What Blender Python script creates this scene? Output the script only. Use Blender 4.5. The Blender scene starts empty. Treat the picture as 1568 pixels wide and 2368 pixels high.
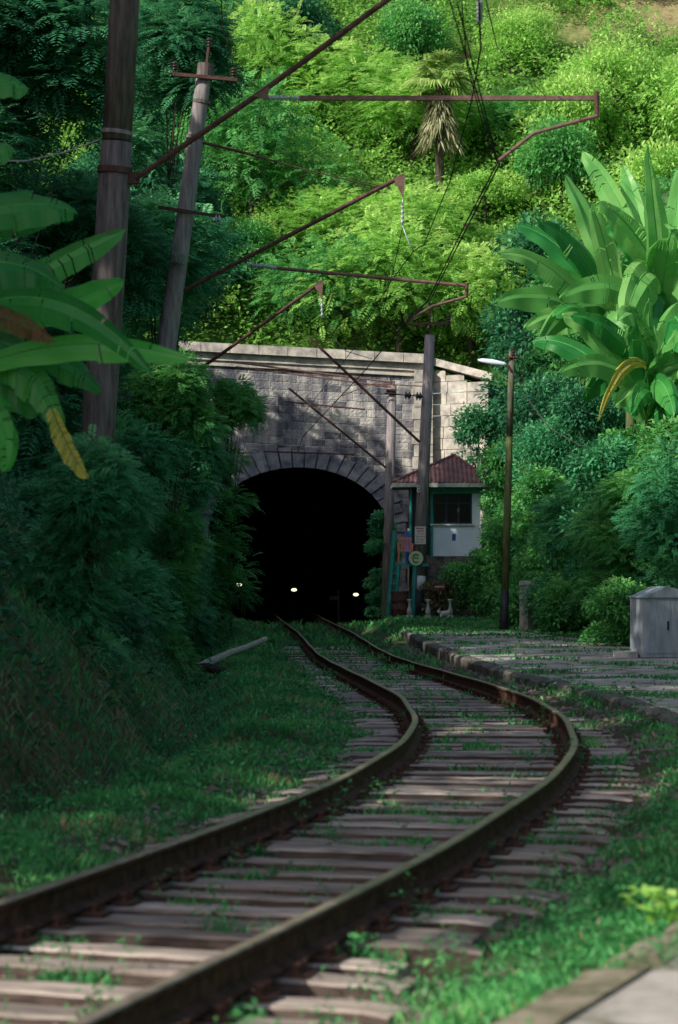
import bpy, math, random
import numpy as np
from mathutils import Vector, Matrix, noise
R=random.Random(7); rng=np.random.default_rng(7)
F=5600.0; HY=1290.0; H=1.7
col=bpy.context.scene.collection
def at(px,py,Y): return Vector(((px-784)*Y/F, Y, H-(py-HY)*Y/F))
# ---------------------------------------------------------------- terrain functions
def ss(a,b,x):
    t=np.clip((np.asarray(x,float)-a)/(b-a),0,1); return t*t*(3-2*t)
_cy=np.array([-30,-10,5,8.83,11.6,14.6,18.7,22.1,25.7,30.3,38,54,72,85,100,130.]);
_cx=np.array([-14.5,-7.6,-2.93,-1.80,-.95,-.13,.84,1.36,1.63,1.58,1.16,.38,-.42,-1.2,-2.0,-3.6])
_ty=np.linspace(-30,130,1601); _tx=np.interp(_ty,_cy,_cx)
_k=np.exp(-np.linspace(-2,2,41)**2); _k/=_k.sum()
_tp=np.pad(_tx,20,mode='reflect',reflect_type='odd'); _tx=np.convolve(_tp,_k,'valid')
def xc(Y): return np.interp(Y,_ty,_tx)
def zr(Y): return -.5*ss(25,60,Y)
def zp(Y): return .1-.25*ss(12,45,Y)
_ey=[-30,8.3,10.67,15,20,25,32,38,44,52,60,70,80]; _ex=[-14.8,.54,1.49,2.65,3.3,3.55,3.35,2.8,2.35,1.95,1.7,1.5,1.4]
def edge(Y): return np.interp(Y,_ey,_ex)
def br(Y): return np.interp(Y,[-20,10,30,45,60,80,90],[6,7,7.2,6.7,6.0,5.1,4.9])
def nz(X,Y,s=1.0,p=0.0):
    X=np.asarray(X,float)*s; Y=np.asarray(Y,float)*s
    return (np.sin(X*1.7+Y*.9+p)+np.sin(X*-.8+Y*2.1+1.3+p*2)+.6*np.sin(X*3.9+Y*1.3+2.1+p)+.5*np.sin(X*2.2-Y*4.3+.4+p))/3.1
def gz(X,Y):
    X=np.asarray(X,float); Y=np.asarray(Y,float)
    o=X-xc(Y); t=-o; tb=(1-ss(1.3,1.7,np.abs(o)))
    z=zr(Y)-.25+.025*nz(X,Y,1.6)*(1-tb)-.035*tb+tb*.03*nz(X,Y,2.3,9)
    z=z+.10*ss(1.5,2.3,t)-.45*ss(2.6,3.5,t)*(1-ss(3.7,4.6,t))+.06*nz(X,Y,1.1,4)*ss(1.6,2.4,t)
    tl=np.clip(t-3.7,0,None)
    z=z+1.1*np.clip(tl,0,4)*ss(-1,9,Y)+(1.5*np.clip(tl-4,0,6)+.2*np.clip(tl-10,0,30))*ss(-3,5,Y)+.25*nz(X,Y,.5)*ss(0,2,tl)  # upper left ridge, mostly out of view, shaped to shade the cutting
    e=X-edge(Y)
    w=(.62*ss(-1.1,-.15,e)+.38*ss(-.02,.1,e))*(1-ss(78,84,Y))
    z=z*(1-w)+(zp(Y)-.07)*w
    tr=np.clip(X-br(Y),0,None)
    z=z+1.9*np.clip(tr,0,3.2)+.6*np.clip(tr-3.2,0,30)+.25*nz(X,Y,.6,2)*ss(0,2,tr)
    z=z+7.5*ss(82,90.5,Y)*ss(5.3,7.5,np.abs(X+.25))
    return np.where(X<-5,np.minimum(z,13.0),z)
def g1(x,y): return float(gz(x,y))
def hz(X,Y): return 9.0+.8*(np.asarray(Y,float)-92)+.5*nz(X,Y,.25)+.15*nz(X,Y,.9)
# ---------------------------------------------------------------- materials
def newmat(name):
    m=bpy.data.materials.new(name); m.use_nodes=True; nt=m.node_tree
    return m,nt,nt.nodes['Principled BSDF']
def N(nt,t,**k):
    n=nt.nodes.new(t)
    for a,b in k.items(): setattr(n,a,b)
    return n
def ramp(nt,fac,stops):
    r=N(nt,'ShaderNodeValToRGB'); e=r.color_ramp.elements
    while len(e)<len(stops): e.new(.5)
    for i,(p,c) in enumerate(stops): e[i].position=p; e[i].color=(*c,1)
    nt.links.new(fac,r.inputs[0]); return r.outputs[0]
def mat(name,c1,c2,scale=6,rough=.8,bump=.3,metal=0,stretch=(1,1,1),spec=.3,lo=.35,hi=.65,bd=.02):
    m,nt,b=newmat(name)
    tc=N(nt,'ShaderNodeTexCoord'); mp=N(nt,'ShaderNodeMapping'); mp.inputs['Scale'].default_value=stretch
    nt.links.new(tc.outputs['Object'],mp.inputs[0])
    n=N(nt,'ShaderNodeTexNoise'); n.inputs['Scale'].default_value=scale; n.inputs['Detail'].default_value=8; n.inputs['Roughness'].default_value=.65
    nt.links.new(mp.outputs[0],n.inputs['Vector'])
    nt.links.new(ramp(nt,n.outputs[0],[(lo,c1),(hi,c2)]),b.inputs['Base Color'])
    b.inputs['Roughness'].default_value=rough; b.inputs['Metallic'].default_value=metal
    b.inputs['Specular IOR Level'].default_value=spec
    if bump:
        bp=N(nt,'ShaderNodeBump'); bp.inputs['Strength'].default_value=bump; bp.inputs['Distance'].default_value=bd
        nt.links.new(n.outputs[0],bp.inputs['Height']); nt.links.new(bp.outputs[0],b.inputs['Normal'])
    return m
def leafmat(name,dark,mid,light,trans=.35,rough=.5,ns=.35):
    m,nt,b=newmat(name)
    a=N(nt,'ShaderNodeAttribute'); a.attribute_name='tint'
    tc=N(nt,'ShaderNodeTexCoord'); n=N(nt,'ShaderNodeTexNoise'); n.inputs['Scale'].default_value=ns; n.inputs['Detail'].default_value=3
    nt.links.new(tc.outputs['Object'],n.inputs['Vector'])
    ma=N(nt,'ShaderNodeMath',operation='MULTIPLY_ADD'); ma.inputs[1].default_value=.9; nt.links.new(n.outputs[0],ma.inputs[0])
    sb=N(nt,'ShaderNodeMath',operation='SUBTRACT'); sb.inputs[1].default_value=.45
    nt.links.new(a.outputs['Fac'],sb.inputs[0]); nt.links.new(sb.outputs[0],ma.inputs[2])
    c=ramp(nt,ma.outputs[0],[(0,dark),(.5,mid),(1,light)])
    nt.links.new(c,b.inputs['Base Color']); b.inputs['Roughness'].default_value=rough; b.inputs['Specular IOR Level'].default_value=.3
    tr=N(nt,'ShaderNodeBsdfTranslucent'); nt.links.new(c,tr.inputs[0])
    mx=N(nt,'ShaderNodeMixShader'); mx.inputs[0].default_value=trans
    nt.links.new(b.outputs[0],mx.inputs[1]); nt.links.new(tr.outputs[0],mx.inputs[2])
    nt.links.new(mx.outputs[0],nt.nodes['Material Output'].inputs[0])
    return m
M={}
M['l_dark']=leafmat('foliage_dark',(.015,.095,.05),(.05,.24,.11),(.17,.48,.2),.35)
M['l_mid']=leafmat('foliage_mid',(.035,.16,.05),(.12,.42,.11),(.32,.68,.2),.4)
M['l_bright']=leafmat('foliage_bright',(.10,.30,.05),(.38,.70,.15),(.70,.90,.28),.45)
M['l_teal']=leafmat('foliage_teal',(.028,.17,.085),(.095,.41,.18),(.27,.65,.27),.4)
M['l_olive']=leafmat('foliage_olive',(.07,.065,.035),(.18,.17,.08),(.42,.34,.18),.3)
M['l_palm']=leafmat('foliage_palm',(.12,.22,.05),(.34,.5,.13),(.64,.72,.3),.35)
M['l_skirt']=leafmat('dry_palm_skirt',(.12,.14,.07),(.28,.29,.15),(.5,.46,.3),.2,.8)
M['grass']=leafmat('grass_blades',(.03,.16,.05),(.10,.42,.13),(.28,.68,.2),.4,ns=.8)
M['straw']=leafmat('dry_grass',(.12,.10,.05),(.34,.28,.15),(.58,.5,.28),.3,ns=.8)
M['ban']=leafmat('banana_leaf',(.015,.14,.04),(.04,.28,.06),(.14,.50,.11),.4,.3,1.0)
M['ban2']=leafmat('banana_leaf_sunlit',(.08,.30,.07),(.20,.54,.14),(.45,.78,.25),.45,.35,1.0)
M['banl']=leafmat('banana_leaf_fresh',(.04,.32,.05),(.10,.56,.09),(.26,.78,.18),.5,.3,1.0)
M['bany']=leafmat('banana_leaf_yellow',(.28,.24,.04),(.55,.46,.07),(.7,.62,.12),.35,.5,1.0)
M['band']=leafmat('banana_leaf_dead',(.07,.035,.015),(.16,.08,.035),(.3,.17,.08),.2,.8,1.0)
M['rib']=mat('banana_midrib',(.06,.28,.07),(.13,.4,.1),5,.5,0)
M['bstem']=mat('banana_stem',(.05,.11,.03),(.15,.14,.055),3,.7,.3,stretch=(4,4,.6))
M['bark']=mat('bark',(.03,.025,.018),(.10,.08,.06),6,.9,.6,stretch=(3,3,.6))
M['pole']=mat('weathered_concrete_pole',(.07,.052,.05),(.20,.165,.16),5,.85,.35,stretch=(3,3,.35))
M['pole2']=mat('pale_concrete_pole',(.16,.135,.14),(.34,.30,.305),5,.85,.35,stretch=(3,3,.35))
M['rust']=mat('rusty_steel',(.05,.024,.02),(.13,.06,.05),9,.75,.3,metal=.1)
M['rustl']=mat('rusty_steel_light',(.13,.07,.06),(.24,.14,.125),9,.75,.3,metal=.1)
M['wire']=mat('black_wire',(.01,.01,.01),(.025,.022,.02),9,.6,0)
M['wirel']=mat('pale_wire',(.3,.3,.3),(.5,.48,.46),9,.6,0)
M['insu']=mat('insulator_glazed',(.25,.28,.33),(.45,.48,.52),9,.25,0,spec=.6)
M['insud']=mat('insulator_dark',(.03,.018,.018),(.07,.04,.04),9,.25,0,spec=.6)
M['white']=mat('white_paint',(.5,.52,.55),(.72,.74,.76),4,.7,.1)
M['ornw']=mat('weathered_white_plaster',(.3,.31,.3),(.55,.55,.53),8,.8,.2)
M['black']=mat('black_paint',(.012,.014,.02),(.035,.04,.05),4,.6,.1)
M['bluew']=mat('pale_blue_paint',(.70,.80,.95),(.82,.89,.98),2.5,.6,.1)
M['teal']=mat('teal_paint',(.02,.2,.18),(.05,.34,.28),6,.6,.2)
M['green']=mat('green_paint',(.015,.15,.10),(.04,.26,.17),6,.6,.2)
M['pink']=mat('salmon_plastic',(.55,.2,.14),(.66,.27,.19),4,.45,0)
M['blue']=mat('blue_plastic',(.03,.08,.3),(.05,.12,.4),4,.45,0)
M['conc']=mat('old_concrete',(.25,.24,.235),(.58,.56,.54),5,.9,.5,bd=.03)
M['kerb']=mat('dark_kerb_stone',(.055,.05,.045),(.2,.18,.165),4,.9,.6,bd=.03)
M['cab']=mat('grey_metal_cabinet',(.24,.27,.31),(.40,.45,.51),3,.5,.1,stretch=(2,2,.5))
M['tunnel_shade']=mat('tunnel_shade_black',(.002,.002,.003),(.005,.005,.006),3,.95,.0,spec=.05)  # near-black colour stands in for the darkness inside the tunnel
M['frame']=mat('dark_window_frame_and_porch_shade',(.012,.02,.025),(.03,.045,.05),6,.6,.1)
M['paper']=mat('poster_paper',(.5,.5,.5),(.72,.7,.68),12,.8,0)
M['red']=mat('red_print',(.4,.04,.05),(.5,.07,.07),12,.8,0)
M['palegreen']=mat('pale_green_print',(.4,.55,.3),(.52,.65,.4),12,.8,0)
M['signr']=mat('dark_red_sign',(.13,.02,.022),(.2,.035,.035),8,.7,.1)
M['wood']=mat('grey_driftwood',(.25,.23,.18),(.66,.6,.5),8,.85,.5,stretch=(.4,3,3))
M['moss']=mat('mossy_timber',(.06,.075,.03),(.16,.18,.065),4,.85,.3,stretch=(3,3,.5))
M['moss2']=mat('grey_timber',(.06,.06,.045),(.17,.16,.11),4,.85,.3,stretch=(3,3,.5))
def glassm():
    m,nt,b=newmat('window_glass'); b.inputs['Base Color'].default_value=(.006,.009,.012,1); b.inputs['Roughness'].default_value=.15; b.inputs['Specular IOR Level'].default_value=.12; return m
M['glass']=glassm()
def emis():
    m,nt,b=newmat('lit_lamp_lens'); b.inputs['Emission Color'].default_value=(1,.95,.55,1); b.inputs['Emission Strength'].default_value=1.6; return m
M['lit']=emis()
M['railside']=mat('rail_rust_side',(.04,.021,.015),(.13,.065,.048),10,.85,.4,metal=0,spec=.15)
M['railtop']=mat('rail_head',(.16,.115,.09),(.36,.29,.24),6,.38,.05,metal=.3,spec=.5)
M['sleeperside']=mat('sleeper_side_shade',(.035,.025,.02),(.14,.10,.085),6,.95,.4,stretch=(.6,4,4))  # sides coloured dark to stand in for shaded gaps between sleepers
def sleeperm():
    m,nt,b=newmat('sleeper_timber')
    tc=N(nt,'ShaderNodeTexCoord'); mp=N(nt,'ShaderNodeMapping'); mp.inputs['Scale'].default_value=(.6,9,9)
    oi=N(nt,'ShaderNodeObjectInfo'); va=N(nt,'ShaderNodeVectorMath',operation='ADD')
    cx=N(nt,'ShaderNodeCombineXYZ'); mu=N(nt,'ShaderNodeMath',operation='MULTIPLY'); mu.inputs[1].default_value=50
    nt.links.new(oi.outputs['Random'],mu.inputs[0]); nt.links.new(mu.outputs[0],cx.inputs[0]); nt.links.new(mu.outputs[0],cx.inputs[1])
    nt.links.new(tc.outputs['Object'],va.inputs[0]); nt.links.new(cx.outputs[0],va.inputs[1]); nt.links.new(va.outputs[0],mp.inputs[0])
    n=N(nt,'ShaderNodeTexNoise'); n.inputs['Scale'].default_value=3; n.inputs['Detail'].default_value=9; n.inputs['Roughness'].default_value=.7
    nt.links.new(mp.outputs[0],n.inputs['Vector'])
    c=ramp(nt,n.outputs[0],[(.36,(.09,.068,.058)),(.48,(.38,.30,.26)),(.68,(.70,.60,.53))])
    hs=N(nt,'ShaderNodeHueSaturation'); nt.links.new(c,hs.inputs['Color'])
    mr=N(nt,'ShaderNodeMapRange'); mr.inputs[3].default_value=.5; mr.inputs[4].default_value=1.15; nt.links.new(oi.outputs['Random'],mr.inputs[0]); nt.links.new(mr.outputs[0],hs.inputs['Value'])
    nt.links.new(hs.outputs[0],b.inputs['Base Color']); b.inputs['Roughness'].default_value=.85
    bp=N(nt,'ShaderNodeBump'); bp.inputs['Strength'].default_value=.8; bp.inputs['Distance'].default_value=.025
    nt.links.new(n.outputs[0],bp.inputs['Height']); nt.links.new(bp.outputs[0],b.inputs['Normal'])
    return m
M['sleeper']=sleeperm()
def stonem():
    m,nt,b=newmat('ashlar_masonry')
    tc=N(nt,'ShaderNodeTexCoord'); sp=N(nt,'ShaderNodeSeparateXYZ'); nt.links.new(tc.outputs['Object'],sp.inputs[0])
    ma=N(nt,'ShaderNodeMath',operation='MULTIPLY_ADD'); ma.inputs[1].default_value=.05; nt.links.new(sp.outputs[0],ma.inputs[0]); nt.links.new(sp.outputs[2],ma.inputs[2])
    cb=N(nt,'ShaderNodeCombineXYZ'); nt.links.new(sp.outputs[0],cb.inputs[0]); nt.links.new(ma.outputs[0],cb.inputs[1])
    nd=N(nt,'ShaderNodeTexNoise'); nd.inputs['Scale'].default_value=2.5; nt.links.new(tc.outputs['Object'],nd.inputs['Vector'])
    vm=N(nt,'ShaderNodeVectorMath',operation='MULTIPLY_ADD'); vm.inputs[1].default_value=(.09,.09,0); nt.links.new(nd.outputs['Color'],vm.inputs[0]); nt.links.new(cb.outputs[0],vm.inputs[2])
    bk=N(nt,'ShaderNodeTexBrick'); bk.inputs['Scale'].default_value=1; bk.inputs['Brick Width'].default_value=.52; bk.inputs['Row Height'].default_value=.29
    bk.inputs['Mortar Size'].default_value=.026; bk.inputs['Mortar Smooth'].default_value=.6; bk.offset=.47; bk.squash=1.25; bk.squash_frequency=3
    bk.inputs['Color1'].default_value=(.10,.11,.15,1); bk.inputs['Color2'].default_value=(.48,.47,.48,1); bk.inputs['Mortar'].default_value=(.42,.41,.41,1)
    nt.links.new(vm.outputs[0],bk.inputs['Vector'])
    n=N(nt,'ShaderNodeTexNoise'); n.inputs['Scale'].default_value=1.0; n.inputs['Detail'].default_value=8
    mp=N(nt,'ShaderNodeMapping'); mp.inputs['Scale'].default_value=(1.8,1,.35); nt.links.new(tc.outputs['Object'],mp.inputs[0]); nt.links.new(mp.outputs[0],n.inputs['Vector'])
    st=ramp(nt,n.outputs[0],[(.40,(.30,.31,.38)),(.62,(1.3,1.24,1.12))])
    mx=N(nt,'ShaderNodeMix',data_type='RGBA',blend_type='MULTIPLY'); mx.inputs['Factor'].default_value=1
    nt.links.new(bk.outputs[0],mx.inputs['A']); nt.links.new(st,mx.inputs['B']); nt.links.new(mx.outputs['Result'],b.inputs['Base Color'])
    b.inputs['Roughness'].default_value=.85
    n2=N(nt,'ShaderNodeTexNoise'); n2.inputs['Scale'].default_value=9; nt.links.new(tc.outputs['Object'],n2.inputs['Vector'])
    s2=N(nt,'ShaderNodeMath',operation='SUBTRACT'); nt.links.new(n2.outputs[0],s2.inputs[0]); nt.links.new(bk.outputs['Fac'],s2.inputs[1])
    bp=N(nt,'ShaderNodeBump'); bp.inputs['Strength'].default_value=.9; bp.inputs['Distance'].default_value=.06
    nt.links.new(s2.outputs[0],bp.inputs['Height']); nt.links.new(bp.outputs[0],b.inputs['Normal'])
    return m
M['stone']=stonem()
M['coping']=mat('coping_stone',(.26,.24,.23),(.68,.62,.54),2.2,.85,.5,bd=.05)
M['vous']=mat('voussoir_stone',(.11,.115,.16),(.36,.355,.39),2.4,.85,.5,bd=.05)
def groundm(name,bumpd=.05,sc=9):
    m,nt,b=newmat(name)
    a=N(nt,'ShaderNodeAttribute'); a.attribute_name='gcol'
    tc=N(nt,'ShaderNodeTexCoord'); n=N(nt,'ShaderNodeTexNoise'); n.inputs['Scale'].default_value=sc; n.inputs['Detail'].default_value=10; n.inputs['Roughness'].default_value=.75
    nt.links.new(tc.outputs['Object'],n.inputs['Vector'])
    v=ramp(nt,n.outputs[0],[(.3,(.35,.35,.35)),(.7,(1.7,1.6,1.5))])
    mx=N(nt,'ShaderNodeMix',data_type='RGBA',blend_type='MULTIPLY'); mx.inputs['Factor'].default_value=1
    nt.links.new(a.outputs['Color'],mx.inputs['A']); nt.links.new(v,mx.inputs['B']); nt.links.new(mx.outputs['Result'],b.inputs['Base Color'])
    b.inputs['Roughness'].default_value=.95; b.inputs['Specular IOR Level'].default_value=.1
    bp=N(nt,'ShaderNodeBump'); bp.inputs['Strength'].default_value=.8; bp.inputs['Distance'].default_value=bumpd
    nt.links.new(n.outputs[0],bp.inputs['Height']); nt.links.new(bp.outputs[0],b.inputs['Normal'])
    return m
M['ground']=groundm('soil_and_turf'); M['hill']=groundm('hillside_soil',.2,1.5)
def roofm():
    m,nt,b=newmat('maroon_corrugated_roof')
    tc=N(nt,'ShaderNodeTexCoord'); n=N(nt,'ShaderNodeTexNoise'); n.inputs['Scale'].default_value=3; nt.links.new(tc.outputs['Object'],n.inputs['Vector'])
    nt.links.new(ramp(nt,n.outputs[0],[(.3,(.17,.085,.085)),(.7,(.28,.15,.15))]),b.inputs['Base Color']); b.inputs['Roughness'].default_value=.8; b.inputs['Specular IOR Level'].default_value=.1
    return m
M['roof']=roofm()
# ---------------------------------------------------------------- object helpers
WO={}
def meta(o,label,cat,group=None,kind=None):
    if label: o['label']=label
    if cat: o['category']=cat
    if group: o['group']=group
    if kind: o['kind']=kind
    return o
def thing(name,loc,label,cat,group=None,rz=0):
    o=bpy.data.objects.new(name,None); col.objects.link(o); o.location=loc; o.empty_display_size=.3
    o.rotation_euler=(0,0,rz); WO[o.name]=Vector(loc); return meta(o,label,cat,group)
def linkmesh(name,me,parent,loc,world):
    o=bpy.data.objects.new(name,me); col.objects.link(o)
    if parent is not None: o.parent=parent; WO[o.name]=WO.get(parent.name,Vector((0,0,0)))
    else: o.location=loc; WO[o.name]=Vector(loc)
    return o
class MB:
    def __init__(s): s.v=[]; s.f=[]; s.m=[]
    def add(s,vs,fs,m=0):
        o=len(s.v); s.v+=[tuple(v) for v in vs]; s.f+=[tuple(i+o for i in f) for f in fs]; s.m+=[m]*len(fs); return s
    def box(s,c,size,rot=None,m=0):
        x,y,z=[a/2 for a in size]; vs=[Vector((i*x,j*y,k*z)) for i in(-1,1) for j in(-1,1) for k in(-1,1)]
        if rot is not None: vs=[rot@v for v in vs]
        c=Vector(c); vs=[v+c for v in vs]
        return s.add(vs,[(0,1,3,2),(4,6,7,5),(0,4,5,1),(2,3,7,6),(0,2,6,4),(1,5,7,3)],m)
    def tube(s,pts,r,n=8,m=0):
        pts=[Vector(p) for p in pts]; k=len(pts); rs=r if isinstance(r,(list,tuple)) else [r]*k
        vs=[]
        for i,p in enumerate(pts):
            d=(pts[min(i+1,k-1)]-pts[max(i-1,0)]).normalized()
            a=d.cross(Vector((0,1,0)) if abs(d.y)<.9 else Vector((1,0,0))).normalized(); b=d.cross(a)
            for j in range(n):
                t=2*math.pi*j/n; vs.append(p+a*math.cos(t)*rs[i]+b*math.sin(t)*rs[i])
        fs=[(i*n+j,i*n+(j+1)%n,(i+1)*n+(j+1)%n,(i+1)*n+j) for i in range(k-1) for j in range(n)]
        fs+=[tuple(range(n))[::-1],tuple((k-1)*n+j for j in range(n))]
        return s.add(vs,fs,m)
    def lathe(s,a,b,prof,n=14,m=0):
        a=Vector(a); b=Vector(b); ax=(b-a); d=ax.normalized()
        u=d.cross(Vector((0,1,0)) if abs(d.y)<.9 else Vector((1,0,0))).normalized(); w=d.cross(u); vs=[]
        for t,r in prof:
            for j in range(n):
                q=2*math.pi*j/n; vs.append(a+ax*t+u*math.cos(q)*r+w*math.sin(q)*r)
        k=len(prof); fs=[(i*n+j,i*n+(j+1)%n,(i+1)*n+(j+1)%n,(i+1)*n+j) for i in range(k-1) for j in range(n)]
        fs+=[tuple(range(n))[::-1],tuple((k-1)*n+j for j in range(n))]
        return s.add(vs,fs,m)
    def build(s,name,mats,parent=None,loc=(0,0,0),smooth=False,local=False):
        if not isinstance(mats,(list,tuple)): mats=[mats]
        off=WO.get(parent.name,Vector((0,0,0))) if parent is not None else Vector(loc)
        if local: off=Vector((0,0,0))
        me=bpy.data.meshes.new(name); me.from_pydata([(v[0]-off.x,v[1]-off.y,v[2]-off.z) for v in s.v],[],s.f)
        for m in mats: me.materials.append(m if not isinstance(m,str) else M[m])
        me.polygons.foreach_set('material_index',s.m)
        if smooth: me.polygons.foreach_set('use_smooth',[True]*len(s.f))
        me.update(); return linkmesh(name,me,parent,loc,True)
def qmesh(name,P,tint,m):
    n=len(P); me=bpy.data.meshes.new(name)
    me.vertices.add(4*n); me.vertices.foreach_set('co',np.ascontiguousarray(P,dtype=np.float32).ravel())
    me.loops.add(4*n); me.loops.foreach_set('vertex_index',np.arange(4*n,dtype=np.int32))
    me.polygons.add(n); me.polygons.foreach_set('loop_start',np.arange(n,dtype=np.int32)*4)
    me.update(calc_edges=True)
    a=me.attributes.new('tint','FLOAT','FACE'); a.data.foreach_set('value',np.ascontiguousarray(tint,dtype=np.float32))
    me.materials.append(M[m] if isinstance(m,str) else m); return me
def unit(v): return v/np.maximum(np.linalg.norm(v,axis=-1,keepdims=True),1e-6)
def ru(n): return unit(rng.normal(size=(n,3)))
def leaves(P,D,L,W,droop=.15):
    n=len(P); D=unit(D); S=unit(np.cross(D,ru(n)*.6+np.array([0,0,1.]))); Nn=np.cross(S,D)
    L=np.broadcast_to(L,(n,))[:,None]; W=np.broadcast_to(W,(n,))[:,None]
    mid=P+D*L*.45
    tip=P+D*L; tip[:,2]-=(droop*L[:,0])
    return np.stack([P,mid+S*W*.5+Nn*W*.12,tip,mid-S*W*.5+Nn*W*.12],axis=1)
def fronds(P,D,Lf,pairs,ll,lw,droop=.35,tint=None):
    n=len(P); D=unit(D); Lf=np.broadcast_to(Lf,(n,))
    S=unit(np.cross(D,np.array([0,0,1.])+ru(n)*.35)); out=[]; tt=[]
    for j in range(pairs):
        t=(j+.8)/pairs
        p=P+D*(Lf*t)[:,None]; p[:,2]-=droop*Lf*t*t
        d=D.copy(); d[:,2]-=2*droop*t; d=unit(d)
        sc=math.sin(math.pi*min(1,.25+.72*t))**.6
        for s in(-1,1):
            dd=unit(S*s*.95+d*.45+rng.normal(size=(n,3))*.12)
            l=ll*sc*Lf/Lf.mean()
            W=lw*sc
            mid=p+dd*(l*.5)[:,None]; tip=p+dd*l[:,None]; tip[:,2]-=.12*l
            out.append(np.stack([p,mid+d*W*.5,tip,mid-d*W*.5],axis=1)); tt.append(tint+rng.normal(size=n)*.05)
    return np.concatenate(out),np.concatenate(tt)
def clumps(rx,ry,rz,n,cr,base=0.0):
    d=ru(n); d[:,2]=np.where(d[:,2]<-.55,-d[:,2],d[:,2])
    rr=rng.uniform(.35,.95,n)**.6
    c=d*rr[:,None]*np.array([rx,ry,rz])*.82; r=cr*rng.uniform(.55,1.4,n); return c,r
def cloud(c,r,n,size,kind='leaf',wr=.5,sq=.75):
    w_=r**2/np.sum(r**2); k=rng.choice(len(c),n,p=w_); w=r[k]
    d=ru(n); d[:,2]=d[:,2]*.8+.15; d=unit(d); rad=w*rng.uniform(.45,1.12,n)**.5
    st=rng.uniform(size=n)<.14; rad=np.where(st,rad*rng.uniform(1.0,1.5,n),rad)
    p=c[k]+d*rad[:,None]*np.array([1,1,sq])
    ct=rng.uniform(-.16,.16,len(c))
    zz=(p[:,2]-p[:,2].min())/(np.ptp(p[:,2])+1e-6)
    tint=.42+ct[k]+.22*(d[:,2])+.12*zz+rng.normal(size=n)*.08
    D=d+ru(n)*.7; D[:,2]-=.1
    if kind=='leaf': return leaves(p,D,size*rng.uniform(.6,1.3,n),size*wr*rng.uniform(.7,1.2,n)),tint
    pairs=8
    D=d+ru(n)*.5; D[:,2]*=.6
    return fronds(p,D,size*rng.uniform(.7,1.25,n),pairs,size*.30,size*.125,.35,tint)
# ---------------------------------------------------------------- ground
def gridmesh(name,xs,ys,zf,cf,m):
    X,Y=np.meshgrid(xs,ys); Z=zf(X,Y); nx,ny=len(xs),len(ys)
    V=np.stack([X,Y,Z],-1).reshape(-1,3); i=np.arange(nx*ny).reshape(ny,nx)
    Fq=np.stack([i[:-1,:-1],i[:-1,1:],i[1:,1:],i[1:,:-1]],-1).reshape(-1,4)
    me=bpy.data.meshes.new(name); me.vertices.add(len(V)); me.vertices.foreach_set('co',V.astype(np.float32).ravel())
    me.loops.add(Fq.size); me.loops.foreach_set('vertex_index',Fq.astype(np.int32).ravel())
    me.polygons.add(len(Fq)); me.polygons.foreach_set('loop_start',np.arange(len(Fq),dtype=np.int32)*4)
    me.polygons.foreach_set('use_smooth',[True]*len(Fq)); me.update(calc_edges=True)
    C=cf(X,Y).reshape(-1,3); C=np.concatenate([C,np.ones((len(C),1))],1)
    a=me.color_attributes.new('gcol','FLOAT_COLOR','POINT'); a.data.foreach_set('color',C.astype(np.float32).ravel())
    me.materials.append(m); o=bpy.data.objects.new(name,me); col.objects.link(o); o['kind']='structure'; return o
def gcol(X,Y):
    o=X-xc(Y); n=nz(X,Y,1.3,1); n2=nz(X,Y,3.1,4)
    bare=np.array([.085,.055,.047]); turf=np.array([.06,.14,.05]); dirt=np.array([.15,.11,.075])
    k=(1-ss(1.25,1.9,np.abs(o)+.25*n))
    k=np.maximum(k,.6*ss(.2,.7,n2*ss(1.9,1.2,np.abs(o)-1)))
    k=np.maximum(k,.8*ss(.25,.6,nz(X,Y,.9,11))*(o<-1.3))
    k=np.clip(k-.3*ss(38,60,Y),0,1)
    c=turf*(1-k[...,None])+bare*k[...,None]
    b=ss(3.0,4.2,-o)*.8
    c=c*(1-b[...,None])+dirt*b[...,None]
    s=ss(86,93,Y)[...,None]*(np.abs(X+1.5)<3.4)[...,None]  # ground colour blackened past the mouth, tunnel shade painted in
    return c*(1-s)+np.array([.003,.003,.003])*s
xs=np.concatenate([np.linspace(-300,-45,10),np.linspace(-40,-9,32),np.linspace(-8.8,9,200),np.linspace(9.6,45,38),np.linspace(50,300,10)])
ys=np.concatenate([np.linspace(-200,-30,8),np.linspace(-25,5,24),np.linspace(5.2,50,330),np.linspace(50.6,112,90),np.linspace(118,400,12)])
def gzc(X,Y):
    Yc=np.clip(Y,-28,112); return gz(np.clip(X,-45,45),Yc)
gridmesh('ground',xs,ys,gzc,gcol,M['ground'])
def hcol(X,Y):
    n=ss(-.1,.6,nz(X,Y,.35,3))[...,None]; br_=(ss(6,14,X)*ss(108,116,Y))[...,None]
    c=np.array([.06,.14,.03])*(1-n)+np.array([.10,.2,.04])*n
    return c*(1-br_*.7)+np.array([.36,.28,.17])*br_*.7
def hzz(X,Y):
    z=hz(X,Y); return np.where(Y<91.9,8.2,z)
gridmesh('hillside',np.linspace(-70,80,120),np.concatenate([[91.3],np.linspace(92,135,80),np.linspace(140,200,10)]),hzz,hcol,M['hill'])
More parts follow.
